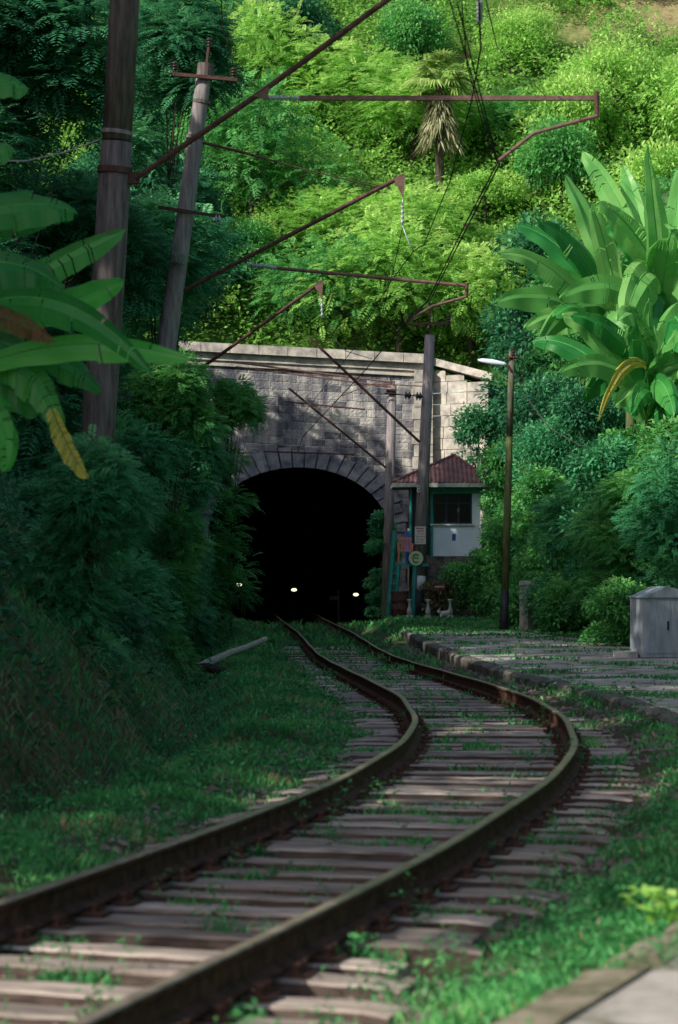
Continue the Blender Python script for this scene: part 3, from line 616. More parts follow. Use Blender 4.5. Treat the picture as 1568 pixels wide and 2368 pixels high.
mb=MB(); mb.tube([(sc.x+.11*math.cos(a),79.63,sc.z+.14*math.sin(a)) for a in np.linspace(.6,5.4,14)],.018,6); mb.tube([(sc.x-.06,79.63,sc.z+.02),(sc.x+.06,79.63,sc.z+.01)],.015,6); mb.build('emblem',['moss'],sg)
mb=MB(); cz=at(968,1130,79.74)
for k in(-1,1): mb.tube([(cz.x+.05*math.cos(a),79.74,cz.z+k*.055+.055*math.sin(a)) for a in np.linspace(0,6.28,13)],.014,5)
mb.build('painted_number',['white'],t)
b=at(893,1400,86); b.z=g1(b.x,86)-.1
t=thing('catenary_pole',b,'pale concrete mast directly in front of the portal, behind the poster mast','pole')
tp=at(907,892,86); MB().tube([b,tp],[.2,.155],16).build('shaft',['pole2'],t,smooth=True)
mb=MB(); mb.tube(A([(907,895),(902,872)],86),.025,6); mb.build('top_pin',['rust'],t); MB().box(at(905,905,85.8),(.35,.1,.16)).build('top_bracket',['rust'],t)
MB().tube(A([(545,838),(905,884)],85.6),.035,6).build('horizontal_arm',['rustl'],t); MB().tube(A([(545,848),(905,895)],85.6),.03,6).build('horizontal_arm',['rustl'],t)
MB().tube(A([(668,898),(893,1082)],85.6),.04,6).build('brace_tube',['rust'],t)
MB().tube(A([(660,929),(845,947)],85.6),.028,6).build('stay_rod',['rust'],t)
MB().tube(A([(790,915),(860,888),(980,893)],85.4),.022,6).build('registration_arm',['rustl'],t)
MB().tube(A([(610,1044),(820,1051)],89.6),.03,6).build('wall_rod',['rust'],portal)
def wire(pts,r,label,m='wire',sag=0,cat='wire',name='overhead_wire'):
    P=[at(*p) for p in pts]; Q=[]
    for a,b in zip(P[:-1],P[1:]):
        for i in range(6):
            f=i/6; q=a.lerp(b,f); q.z-=sag*4*f*(1-f); Q.append(q)
    Q.append(P[-1]); o=MB().tube(Q,r,5).build(name,[m],loc=tuple(P[0])); return meta(o,label,cat,'overhead line wires')
wire([(700,-1300,12),(1040,0,21.3),(1150,376,30)],.008,'contact wire running from top of frame to the nearest registration arm, left of the pair')
wire([(740,-1300,12),(1056,0,21.3),(1152,376,30)],.008,'contact wire running from top of frame to nearest registration arm, right of the pair')
wire([(1150,378,30),(1075,520,36),(990,694,46),(936,746,50)],.011,'contact wire between the nearest and second registration arms, left strand')
wire([(1156,378,30),(1083,520,36),(997,690,46),(940,746,50)],.011,'contact wire between the nearest and second registration arms, right strand')
wire([(937,746,50),(850,850,64),(700,1010,88),(676,1080,92)],.014,'contact wire descending from second registration arm into the tunnel mouth')
wire([(1105,-60,20),(1112,110,24),(1090,235,29),(1040,420,38),(980,566,49)],.010,'black messenger cable hanging in a curve from top right centre')
wire([(980,566,49),(957,580,50),(905,650,56),(850,740,64),(798,808,72)],.012,'messenger cable continuing beyond the second bracket toward the tunnel')
wire([(745,735,70),(765,775,74),(800,812,80),(860,830,86)],.014,'pale bluish cable dropping from the third bracket insulator','wirel')
wire([(932,520,50),(915,600,54),(885,720,62),(830,790,75),(700,960,88)],.010,'thin dropper wire running from suspension insulator to the portal')
wire([(1065,-30,20.5),(1080,150,24),(1120,300,28),(1150,376,30)],.007,'thin wire joining the wire bundle above the nearest registration arm')
wire([(510,-60,49),(514,60,49.5),(541,155,49.8)],.012,'thin wire rising from the crossarm insulator of second mast')
wire([(-60,372,30),(60,372,30),(150,352,30),(232,322,30)],.010,'pale drooping cable tied to the nearest mast at left edge','wirel')
wire([(1110,-60,20),(1150,110,40),(1262,222,60)],.008,'thin wire slanting across the sunlit hillside at upper right')
wire([(1182,842,61),(1215,915,62),(1270,990,62.5),(1340,1030,63),(1400,1042,64)],.016,'loose pale cable sagging from the lamp post into the right bank','wirel')
for i,(x,y,Y,dy) in enumerate(((1078,130,24,20),(1098,212,27,22),(1078,520,36,20),(1040,600,40,20))):
    p=at(x,y,Y); o=MB().box(p,(.09,.02,.03)).build('wire_clamp',['rust'],loc=tuple(p)); meta(o,['small rusty clamp on the wire bundle near the top of frame','rusty clamp on wires just above the long horizontal arm','rusty clamp on contact wires midway between the arms','rusty clamp on contact wires nearest the second arm'][i],'clamp')
p=at(1110,30,22); o=insul(MB(),at(1110,5,22),at(1109,52,22.4),.03,5).build('wire_insulator',['insu'],loc=tuple(p),smooth=True); meta(o,'small insulator on the messenger cable at the top of frame','insulator')
# ---------------------------------------------------------------- lamp post
b=at(1165,1445,61); b.z=g1(b.x,61)-.05
t=thing('street_lamp',b,'mossy wooden lamp post with pale lamp head and black painted foot','street lamp')
tp=at(1184,812,61)
MB().tube([on(.7),tp],[.082,.078],12).build('upper_shaft',['moss2'],t,smooth=True)
MB().tube([on(.162),on(.6999)],[.1,.0822],12).build('mossy_shaft',['moss'],t,smooth=True)
MB().tube([b,on(.1618)],[.115,.102],12).build('black_foot',['black'],t,smooth=True)
MB().tube(A([(1182,858),(1172,842),(1160,837)],60.9),.03,8).build('lamp_arm',['rust'],t)
mb=MB(); mb.lathe(*A([(1172,843),(1105,832)],60.9),[(0,.03),(.1,.055),(.5,.075),(.85,.055),(1,.015)],14); mb.build('lamp_head',['bluew'],t,smooth=True)
mb=MB(); mb.tube(A([(1168,826),(1198,826)],60.9),.03,6).build('crossarm',['rust'],t); insul(MB(),*A([(1186,822),(1186,803)],60.9),.05,3).build('insulator',['insud'],t)
# ---------------------------------------------------------------- hut
S8=F/82; hx=lambda p:(p-784)/S8; hzf=lambda p:H+(HY-p)/S8
t=thing('signal_hut',(hx(1035),82,g1(hx(1035),82)),'small pale blue guard hut with maroon hipped roof and teal trim beside tunnel','hut')
x0,x1=hx(906),hx(1134); ze=hzf(1118); za=hzf(1052); ya,yb=80.6,84.4; ap=(hx(1052),82.5)
mb=MB()
def slope(P0,P1,A_,n):
    P0,P1,A_=Vector(P0),Vector(P1),Vector(A_); nn=(P1-P0).cross(A_-P0).normalized(); nn=nn if nn.z>0 else -nn; vs=[];fs=[]
    for i in range(n*4+1):
        f=i/(n*4); hgt=.022*math.sin(f*n*2*math.pi)
        e=P0.lerp(P1,f); side=(1-abs((f-fA)/(fA if f<fA else 1-fA)))
        vs+=[e+nn*hgt, e+ (A_-P0.lerp(P1,fA))*max(.0,side)+nn*hgt]
    for i in range(n*4): fs.append((2*i,2*i+2,2*i+3,2*i+1))
    mb.add(vs,fs)
fA=(ap[0]-x0)/(x1-x0); slope((x0,ya,ze),(x1,ya,ze),(ap[0],ap[1],za),22)
fA=1-fA; slope((x1,yb,ze),(x0,yb,ze),(ap[0],ap[1],za),22)
fA=(ap[1]-ya)/(yb-ya); slope((x0,ya,ze),(x0,yb,ze),(ap[0],ap[1],za),24); slope((x1,ya,ze),(x1,yb,ze),(ap[0],ap[1],za),24)
rf=mb.build('roof',['roof'],t)
for c in((x0,ya),(x1,ya),(x0,yb),(x1,yb)): MB().tube([(c[0],c[1],ze+.02),(ap[0],ap[1],za+.03)],.045,6).build('hip_cap',['roof'],rf)
mb=MB(); 
for (c,s) in((((x0+x1)/2,ya+.03,ze-.09),(x1-x0,.04,.14)),(((x0+x1)/2,yb-.03,ze-.09),(x1-x0,.04,.14)),((x0+.02,(ya+yb)/2,ze-.09),(.04,yb-ya-.1,.14)),((x1-.02,(ya+yb)/2,ze-.09),(.04,yb-ya-.1,.14))): mb.box(c,s)
mb.box(((x0+x1)/2,(ya+yb)/2,ze-.06),(x1-x0-.1,yb-ya-.12,.03)); mb.build('eaves_board',['ornw'],t)
wx0,wx1=hx(993),hx(1110); wy=81.2; zb_,zt_=hzf(1286),ze-.08
mb=MB(); mb.box(((wx0+wx1)/2,(wy+83.8)/2,(zb_+hzf(1212))/2),(wx1-wx0,83.8-wy,hzf(1212)-zb_))
mb.box(((wx0+wx1)/2,83.6,(hzf(1212)+zt_)/2),(wx1-wx0,.2,zt_-hzf(1212)))
mb.box((hx(1098),(wy+83.5)/2,(hzf(1212)+zt_)/2+.002),(.3,83.5-wy-.004,zt_-hzf(1212)-.004)); mb.box((hx(997),(wy+83.5)/2,(hzf(1212)+zt_)/2+.002),(.11,83.5-wy-.004,zt_-hzf(1212)-.004))
mb.build('wall',['bluew'],t)
MB().box(((wx0+wx1)/2,wy-.02,(hzf(1123)+hzf(1143))/2),(wx1-wx0+.1,.06,hzf(1123)-hzf(1143))).build('lintel_board',['teal'],t)
w=MB(); wa,wb,wz0,wz1=hx(1001),hx(1086),hzf(1211),hzf(1146)
for xx in np.linspace(wa,wb,4): w.box((xx,wy+.02,(wz0+wz1)/2),(.07,.07,wz1-wz0))
for zz in(wz0,wz1,wz1-.28): w.box(((wa+wb)/2,wy+.022,zz),(wb-wa+.07,.06,.06))
wo=w.build('window',['frame'],t); MB().box(((wa+wb)/2,wy+.06,(wz0+wz1)/2),(wb-wa,.01,wz1-wz0)).build('pane',['glass'],wo)
MB().box(((wx0+wx1)/2-.15,wy-.04,hzf(1214)),(wx1-wx0-.2,.1,.05)).build('sill',['white'],t)
MB().box((hx(970),82.2,(hzf(1284)+zt_)/2),(hx(992)-hx(948),2.2,zt_-hzf(1284))).build('porch_shade',['frame'],t)  # dark block put in for the shaded porch recess
MB().box(((hx(945)+wx1)/2,82.4,(zb_-.6)/2),(wx1-hx(945),2.6,zb_+.6-.004)).build('foundation',['kerb'],t)
MB().tube([(hx(948),81,zb_),(hx(948),81,zt_)],.045,6).build('porch_post',['teal'],t)
MB().box((hx(996),wy-.03,(zb_+zt_)/2),(.09,.05,zt_-zb_-.02)).build('corner_trim',['teal'],t)
MB().box((hx(1047),wy-.012,hzf(1243)),(.12,.012,.22)).build('blue_mark',['blue'],t)
t=thing('metal_balcony',(hx(925),80.6,g1(hx(925),80.6)),'dark green metal balcony on slanting legs at left of the hut','balcony')
gzb=g1(hx(925),80.3)
MB().box((hx(945),80.6,hzf(1306)),(hx(985)-hx(903),1.6,.1)).build('deck',['teal'],t)
for p,q in(((909,1228),(893,1440)),((918,1306),(907,1440)),((955,1306),(950,1425))):
    MB().tube([(hx(p[0]),79.75,hzf(p[1])),(hx(q[0]),79.75,gzb-.1)],.075,6).build('leg',['teal'],t)
mb=MB(); mb.tube([(hx(909),79.75,hzf(1232)),(hx(909),81.3,hzf(1232)),(hx(909),81.3,hzf(1300))],.04,6); mb.build('rail',['teal'],t)
for k in range(5): 
    zz=hzf(1325+k*24); MB().box((hx(908-k*1.6),79.75,zz),(.3,.1,.04)).build('rung',['green'],t)
dk=hzf(1306)+.052; cx,cy=hx(933),79.95
t=thing('plastic_chair',(cx,cy,dk),'salmon pink plastic armchair on the green balcony','chair')
MB().box((cx,cy,dk+.42),(.46,.44,.05)).build('seat',['pink'],t)
mb=MB()
for k in(-2,-1,0,1,2): mb.box((cx+.0+k*.09,cy+.2,dk+.62),(.055,.03,.36))
mb.box((cx,cy+.2,dk+.82),(.46,.05,.08)); mb.build('backrest',['pink'],t)
for sx in(-1,1):
    for sy in(-1,1): MB().tube([(cx+sx*.2,cy+sy*.2,dk+.41),(cx+sx*.23,cy+sy*.23,dk)],[.036,.028],6).build('leg',['pink'],t)
    MB().tube([(cx+sx*.24,cy+.2,dk+.64),(cx+sx*.24,cy-.18,dk+.64),(cx+sx*.23,cy-.22,dk+.42)],.032,6).build('armrest',['pink'],t)
p=(hx(945),81.15,hzf(1306)+.05)
t=thing('water_drum',p,'blue plastic drum standing on the balcony behind the pink chair','drum')
MB().lathe(p,(p[0],p[1],hzf(1228)),[(0,.12),(.05,.14),(.3,.135),(.35,.145),(.6,.135),(.65,.145),(.95,.135),(1,.1)],16).build('body',['blue'],t,smooth=True)
MB().lathe((p[0],p[1],hzf(1228)),(p[0],p[1],hzf(1223)),[(0,.06),(1,.06)],12).build('lid',['white'],t)
def gp(px,Y): x=(px-784)*Y/F; return Vector((x,Y,g1(x,Y)))
p=gp(925,79); t=thing('rusty_barrel',p,'rusty dark red barrel under the green balcony','barrel')
MB().lathe(p,p+Vector((0,0,.85)),[(0,.28),(.02,.29),(.3,.28),(.33,.3),(.36,.28),(.64,.28),(.67,.3),(.7,.28),(.98,.29),(1,.29)],18).build('body',['rust'],t,smooth=True)
MB().lathe(p+Vector((0,0,.852)),p+Vector((0,0,.88)),[(0,.3),(1,.3)],18).build('rim',['rustl'],t)
for px,Y,lb in((947,77.5,'white turned baluster standing just left of the poster mast'),(990,77,'white turned baluster standing just right of the poster mast'),(1041,77.4,'white turned baluster beside the small white animal ornament')):
    p=gp(px,Y); t=thing('baluster',p,lb,'baluster','white balusters near the hut')
    MB().box(p+Vector((0,0,.04)),(.2,.2,.1)).build('plinth',['ornw'],t)
    MB().lathe(p+Vector((0,0,.09)),p+Vector((0,0,.6)),[(0,.05),(.12,.08),(.3,.085),(.5,.045),(.75,.035),(.85,.06),(.95,.08),(1,.08)],12).build('turned_shaft',['ornw'],t,smooth=True)
p=gp(1030,76.5)
mb=MB()
mb.lathe(p+Vector((-.18,0,.13)),p+Vector((.16,0,.18)),[(0,.03),(.15,.09),(.5,.1),(.85,.09),(1,.04)],10); mb.lathe(p+Vector((-.15,0,.2)),p+Vector((-.26,0,.24)),[(0,.05),(.4,.07),(.8,.055),(1,.02)],10)
for a,c in((-.12,-.06),(-.12,.06),(.11,-.06),(.11,.06)): mb.tube([p+Vector((a,c,.12)),p+Vector((a-.03,c,0))],[.045,.03],6)
mb.tube([p+Vector((-.2,-.04,.27)),p+Vector((-.18,-.05,.33))],[.025,.006],5); mb.tube([p+Vector((-.2,.04,.27)),p+Vector((-.18,.05,.33))],[.025,.006],5)
o=mb.build('animal_ornament',['ornw'],loc=tuple(p),smooth=True); meta(o,'small white four legged animal ornament on the grass near the hut','ornament')
p=gp(1016,78.0); zt=at(0,1358,78.0).z; t=thing('small_sign',p,'small dark red sign with white letters on a stake below hut','sign')
MB().tube([p,(p.x,p.y,zt)],.02,6).build('stake',['rust'],t)
bd=MB().box((p.x,p.y-.03,zt),(.36,.02,.16)).build('board',['signr'],t)
mb=MB()
for i in range(6): mb.box((p.x-.13+i*.052,p.y-.045,zt+.02),(.03,.006,.05))
mb.build('lettering',['white'],bd)
b=at(1220,1440,62); b.z=g1(b.x,62)
t=thing('gate_pillar',b,'weathered white concrete pillar right of the lamp post','pillar')
MB().tube([b-Vector((0,0,.1)),b+Vector((-.02,0,1.22))],[.21,.185],4).build('shaft',['conc'],t)
MB().box(b+Vector((-.02,0,1.28)),(.36,.36,.11)).build('cap',['conc'],t)
b=Vector((6.05,45,float(zp(45))+.003)); t=thing('equipment_cabinet',b,'grey metal trackside cabinet with pitched lid at the right edge','cabinet')
rz=Matrix.Rotation(.22,3,'Z')
MB().box(b+Vector((0,0,.56)),(1.1,.7,1.1),rz).build('body',['cab'],t)
vs=[Vector(v) for v in((-.58,-.39,1.113),(.58,-.39,1.113),(.58,.39,1.113),(-.58,.39,1.113),(-.1,-.41,1.32),(-.1,.41,1.32),(.58,-.4,1.17),(.58,.4,1.17))]
MB().add([rz@v+b for v in vs],[(0,1,6,4),(3,5,7,2),(0,4,5,3),(4,6,7,5),(1,2,7,6),(0,3,2,1)]).build('lid',['cab'],t)
for xx in(-.27,.26):
    dd=MB().box(b+rz@Vector((xx,-.355,.57)),(.49,.015,.96),rz).build('door',['cab'],t)
    if xx<0: MB().box(b+rz@Vector((-.07,-.375,.6)),(.03,.03,.16),rz).build('handle',['black'],dd)
MB().box(b+Vector((-.74,-.1,.06)),(.4,.5,.11)).build('side_plinth',['conc'],t)
def log(p0,p1,r,label,m):
    a=Vector(p0); b=Vector(p1); pts=[a.lerp(b,f)+Vector((0,R.uniform(-.02,.02),R.uniform(-.02,.02))) for f in np.linspace(0,1,7)]
    o=MB().tube(pts,[r*R.uniform(.85,1.1)*(1.1-.3*i/6) for i,_ in enumerate(pts)],9).build('fallen_log',[m],loc=tuple(a)); meta(o,label,'log')
log(at(450,1546,54),at(614,1478,57),.085,'pale bare log lying diagonally in the grass by the left ditch','wood')
log(at(412,1538,50.5),at(545,1554,50),.10,'dark log lying level at the edge of the left ditch','bark')
# ---------------------------------------------------------------- vegetation things
def limbs(mb,base,c,r,rad):
    base=Vector(base); cz=float(np.mean(c[:,2]))
    apex=Vector((float(np.mean(c[:,0])),float(np.mean(c[:,1])),cz+.3*float(np.ptp(c[:,2]))))
    pts=[base.lerp(apex,f)+Vector((R.uniform(-.06,.06),R.uniform(-.06,.06),0))*(0<f<1) for f in(0,.2,.4,.6,.8,1)]
    mb.tube(pts,[rad,rad*.85,rad*.7,rad*.55,rad*.4,rad*.2],8)
    for i in range(0,min(len(c),14)):
        f=R.uniform(.3,.85); a=base.lerp(apex,f); q=Vector(c[i]); mid=a.lerp(q,.5)+Vector((0,0,.1)); mb.tube([a,mid,q],[rad*.4,rad*.25,rad*.08],5)
    return mb
def shrub(px,py,Y,rx,rz,m,label,kind='leaf',n=5000,size=.16,name='shrub',cat='shrub',nc=None,group=None):
    c0=at(px,py,Y); rx=rx*Y/F; rz=rz*Y/F; gb=g1(c0.x,Y); base=Vector((c0.x,Y,min(gb,c0.z-rz*.6)))
    c,r=clumps(rx,max(rx*.8,.8),rz,nc or 30,min(rx,rz)*.36); zc=c0.z-base.z; c=c+np.array([0,0,zc])
    gap=zc-rz*.7
    if gap>.2:
        lean=-.35*rx if px<600 else 0
        k=int(min(30,6+gap*6/max(rx,.5))); f=rng.uniform(0,1,k); e=np.stack([rng.uniform(-.75,.6,k)*rx+lean,rng.uniform(-.8,.8,k)*rx*.8,.2+f*gap],1)
        c=np.concatenate([c,e]); r=np.concatenate([r,min(rx,1.6)*.4*rng.uniform(.7,1.2,k)]); n=int(n*(1+k/45))
    c[:,2]=np.maximum(c[:,2],.12)
    t=thing(name,base,label,cat,group)
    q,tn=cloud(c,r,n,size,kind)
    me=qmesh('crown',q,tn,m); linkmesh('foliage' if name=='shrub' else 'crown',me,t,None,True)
    limbs(MB(),(0,0,0),c,r,.03+.01*rz).build('stem' if name=='shrub' else 'trunk',['bark'],t,local=True)
    return t
sh=[
(1070,1335,79,60,38,'l_mid','low green bush in front of the stone base of guard hut','leaf',2600,.13),
(1125,1320,78,50,60,'l_mid','green bush at the right corner of the guard hut','leaf',3000,.13),
(1175,1270,75,65,130,'l_mid','tall green bush between the hut and the lamp post','leaf',6000,.15),
(1175,1100,80,60,95,'l_mid','green bush behind the right corner of the hut roof','leaf',4500,.16),
(1110,1005,86.5,65,75,'l_dark','dark shrub beside the sunlit wing wall of the portal','leaf',4500,.17),
(1250,960,78,100,110,'l_dark','dark dense shrub high on bank between lamp post and bananas','leaf',5500,.17),
(1290,1080,70,110,110,'l_teal','bluish green shrub on the bank above the concrete pillar','leaf',6500,.13),
(1340,1250,62,110,150,'l_teal','big bluish shrub on right bank behind the concrete pillar','frond',2600,.3),
(1245,1200,68,75,130,'l_mid','green shrub on bank between the lamp post and big bluish shrub','leaf',5500,.14),
(1460,1240,54,130,160,'l_mid','large feathery green shrub behind the grey cabinet, left part','frond',3200,.28),
(1570,1190,50,120,190,'l_teal','feathery shrub at the right edge above the grey cabinet','frond',3000,.28),
(1330,1400,60,110,60,'l_mid','light green low bush at the back of the platform','leaf',5500,.12),
(1450,1410,51,110,70,'l_mid','mid green low bush beside grey cabinet','leaf',5500,.12),
(1430,1110,56,120,90,'l_teal','dusky shrub below the right banana plants','leaf',6500,.15),
(1560,1060,54,100,90,'l_mid','green shrub below tallest banana plant at right edge','leaf',5000,.15),
(1450,1040,57,60,50,'l_mid','small shrub hiding the right banana stems','leaf',3000,.14),
(1360,980,70,100,90,'l_dark','dark shrub left of the yellow banana leaf','leaf',4500,.17),
(1480,1000,72,120,110,'l_dark','dark shrub on the bank behind the banana stems','leaf',5500,.18),
(1230,800,86,120,140,'l_dark','dark bushy shrub behind the lamp head','leaf',5500,.2),
(1350,850,80,130,140,'l_mid','bushy green shrub behind the lower banana plant','leaf',5500,.2),
(885,1265,86.5,38,105,'l_teal','ivy covered bush at the right edge of tunnel mouth','leaf',5000,.13),
(1012,1375,79.5,40,35,'l_olive','dry brown bush behind the balusters','leaf',2200,.11),
(1200,1400,66,55,45,'l_mid','small bush between the lamp post and pillar','leaf',2000,.12),
(1270,1320,66,60,90,'l_mid','leafy green bush right behind the concrete pillar','leaf',3500,.13),
(535,950,68,70,65,'l_mid','arching feathery shrub in front of the portal left side, upper','frond',1500,.42),
(440,1110,63,75,160,'l_teal','large feathery shrub covering left side of the tunnel mouth','frond',3300,.36),
(378,1320,57,75,110,'l_mid','feathery green shrub low beside left edge of tunnel mouth','frond',2400,.32),
(400,950,47,90,120,'l_mid','feathery shrub in front of the foot of second mast','frond',2800,.30),
(300,1120,46,120,180,'l_teal','feathery shrub between the two leaning masts','frond',3600,.32),
(300,1390,42,110,110,'l_teal','dense dark shrub at ditch edge left of the tunnel','frond',3000,.2),
(225,1170,27,110,170,'l_teal','feathery shrub hiding the foot of the nearest mast','frond',3000,.19),
(120,1260,36,150,150,'l_dark','dark shrub under the hanging yellow banana leaf','frond',3400,.28),
(60,1430,31,160,150,'l_dark','nearest dark shrub at the left edge of frame','frond',3600,.17),
(210,1460,33,130,100,'l_dark','dusky shrub on the lower left bank','frond',2600,.2),
(30,1680,25,110,100,'l_olive','low brownish dry shrub at the left edge above the grass','leaf',4500,.06),
(200,1600,30,100,65,'l_dark','low bush at the foot of left bank near the ditch','leaf',5000,.08),
]
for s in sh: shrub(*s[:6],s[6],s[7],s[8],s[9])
lt=[
(60,150,46,230,280,'l_dark','tall dark feathery tree at the top left corner','frond',3800,.55),
(410,170,74,140,240,'l_dark','dark feathery tree behind the crossarm of second mast','frond',3600,.6),
(130,560,50,230,190,'l_dark','dark feathery tree behind the nearest mast and banana leaves','frond',3800,.5),
(380,620,66,140,190,'l_teal','feathery tree around the lower part of second mast','frond',3200,.55),
(100,860,52,200,150,'l_dark','dark feathery tree behind the left banana plant','frond',3000,.5),
]
for s in lt: shrub(*s[:6],s[6],s[7],s[8],s[9],name='tree',cat='tree',nc=34)
b=Vector((1.40,10.9,.06)); t=thing('leafy_weed',b,'bright yellow green leafy weed at the edge of the near platform','weed')
n=70; P=np.stack([rng.normal(0,.045,n)+.05,rng.normal(0,.05,n),rng.uniform(.0,.14,n)],1); D=ru(n); D[:,2]=np.abs(D[:,2])*.6+.1
linkmesh('foliage',qmesh('foliage',leaves(P,D,rng.uniform(.05,.1,n),rng.uniform(.035,.06,n),.25),rng.normal(.55,.12,n),'l_bright'),t,None,True)
for k in range(4): MB().tube([b,b+Vector((R.uniform(-.05,.1),R.uniform(-.05,.05),.13))],.005,5).build('stem',['rib'],t)
def tree_variant(kind,m,h=5,rad=2.1,n=3600,size=.3,nc=30):
    c,r=clumps(rad,rad,h*.42,nc,rad*.31); c=c*rng.uniform(.8,1.18,(len(c),1))+np.array([0,0,h*.5]); c[:,0]+=rng.normal()*.3; q,tn=cloud(c,r,n,size,kind)
    me=qmesh('crown',q,tn,m); tr=limbs(MB(),(0,0,0),c,r,.13).build('trunk',['bark'],local=True); tm=tr.data; bpy.data.objects.remove(tr); return me,tm
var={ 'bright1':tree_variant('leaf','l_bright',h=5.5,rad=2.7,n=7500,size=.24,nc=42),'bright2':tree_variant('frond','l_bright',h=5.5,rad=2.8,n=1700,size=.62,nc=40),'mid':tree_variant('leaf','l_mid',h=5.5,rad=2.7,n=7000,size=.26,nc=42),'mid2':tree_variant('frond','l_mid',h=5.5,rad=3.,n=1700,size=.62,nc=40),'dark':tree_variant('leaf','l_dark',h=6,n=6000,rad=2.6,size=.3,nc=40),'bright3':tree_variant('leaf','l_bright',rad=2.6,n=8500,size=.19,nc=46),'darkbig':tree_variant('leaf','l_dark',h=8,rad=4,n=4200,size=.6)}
def plant(v,x,y,z,s,label,group=None,sz=None):
    t=thing('tree',(x,y,z),label,'tree',group,rz=R.uniform(0,6.28)); t.scale=(s,s,sz or s)
    linkmesh('crown',var[v][0],t,None,True); linkmesh('trunk',var[v][1],t,None,True); return t
for i,Y in enumerate(np.arange(5.0,83,6.3)):
    x=float(xc(Y))-13.0+R.uniform(-1,1); plant('darkbig',x,float(Y),g1(x,Y)-.5,R.uniform(.75,.95) if Y<66 else .86,'dark broad tree, mostly out of view, added on the left crest to shade the cutting','shade trees added on the left crest')  # mostly unseen trees added to cast shade into the cutting
cols=[(300,'behind the nearest mast'),(450,'behind the second mast'),(600,'above the left end of the portal'),(750,'above the tunnel mouth'),(900,'left of the palm'),(1130,'right of the palm'),(1290,'left of the banana plants'),(1450,'behind the banana plants'),(1600,'at the right edge')]
rows=[(745,'low'),(560,'lower middle'),(370,'upper middle'),(190,'high'),(20,'topmost')]
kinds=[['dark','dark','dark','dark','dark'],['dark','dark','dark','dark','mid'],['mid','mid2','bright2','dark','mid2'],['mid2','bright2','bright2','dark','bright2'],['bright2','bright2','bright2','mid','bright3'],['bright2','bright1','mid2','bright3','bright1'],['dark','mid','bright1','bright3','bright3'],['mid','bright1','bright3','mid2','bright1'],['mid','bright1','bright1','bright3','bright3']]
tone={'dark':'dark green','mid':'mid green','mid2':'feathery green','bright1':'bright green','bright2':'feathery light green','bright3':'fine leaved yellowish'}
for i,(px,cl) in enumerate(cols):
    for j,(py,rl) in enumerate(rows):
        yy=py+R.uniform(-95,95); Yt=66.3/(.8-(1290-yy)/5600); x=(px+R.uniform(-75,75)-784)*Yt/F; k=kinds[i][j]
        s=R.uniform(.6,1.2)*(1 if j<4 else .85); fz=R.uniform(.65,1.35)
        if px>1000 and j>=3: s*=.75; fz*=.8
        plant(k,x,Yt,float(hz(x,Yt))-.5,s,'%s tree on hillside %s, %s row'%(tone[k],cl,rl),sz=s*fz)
pb=at(1010,330,104)
PY=101.; pz=float(hz(pb.x,PY))
t=thing('palm_tree',(pb.x,PY,pz),'sunlit fan palm with a hanging skirt of dry fronds high on hillside','palm')
top=Vector((pb.x,PY,at(0,190,PY).z)); MB().tube([Vector((pb.x,PY,pz)),top],[.2,.16],10).build('trunk',['bark'],t)
for k in range(30):
    a=k*2.4; el_=R.uniform(-.5,1.2); d=Vector((math.cos(a)*math.cos(el_),math.sin(a)*math.cos(el_),math.sin(el_)))
    q0=top+d*R.uniform(.5,.9); nL=16; side=d.cross(Vector((0,0,1))).normalized(); dirs=[]
    for i in range(nL):
        f=(i/(nL-1)-.5)*2.6; dirs.append(d*math.cos(f)+side*math.sin(f)+Vector((0,0,-.15)))
    P=np.array([tuple(q0)]*nL); D=np.array([tuple(v) for v in dirs]); q=leaves(P,D,1.0,.12,.35); stalk=leaves(np.array([tuple(top)]),np.array([tuple(q0-top)]),(q0-top).length,.05,0)
    q=np.concatenate([q,stalk])-np.array([pb.x,PY,pz]); linkmesh('frond',qmesh('frond',q,rng.normal(.5,.15,len(q)),'l_palm'),t,None,True)
n=700; zt=rng.uniform(0,1,n); a=rng.uniform(0,6.28,n); ra=(.2+1.2*zt*rng.uniform(.4,1,n)); P=np.stack([np.cos(a)*ra*.6,np.sin(a)*ra*.6,(top.z-pz)-.3-zt*2.3],1); D=np.stack([np.cos(a)*.9,np.sin(a)*.9,-np.ones(n)],1)+ru(n)*.4
linkmesh('dry_skirt',qmesh('dry_skirt',leaves(P,D,rng.uniform(.4,.8,n),.08,.2),rng.normal(.5,.25,n),'l_skirt'),t,None,True)
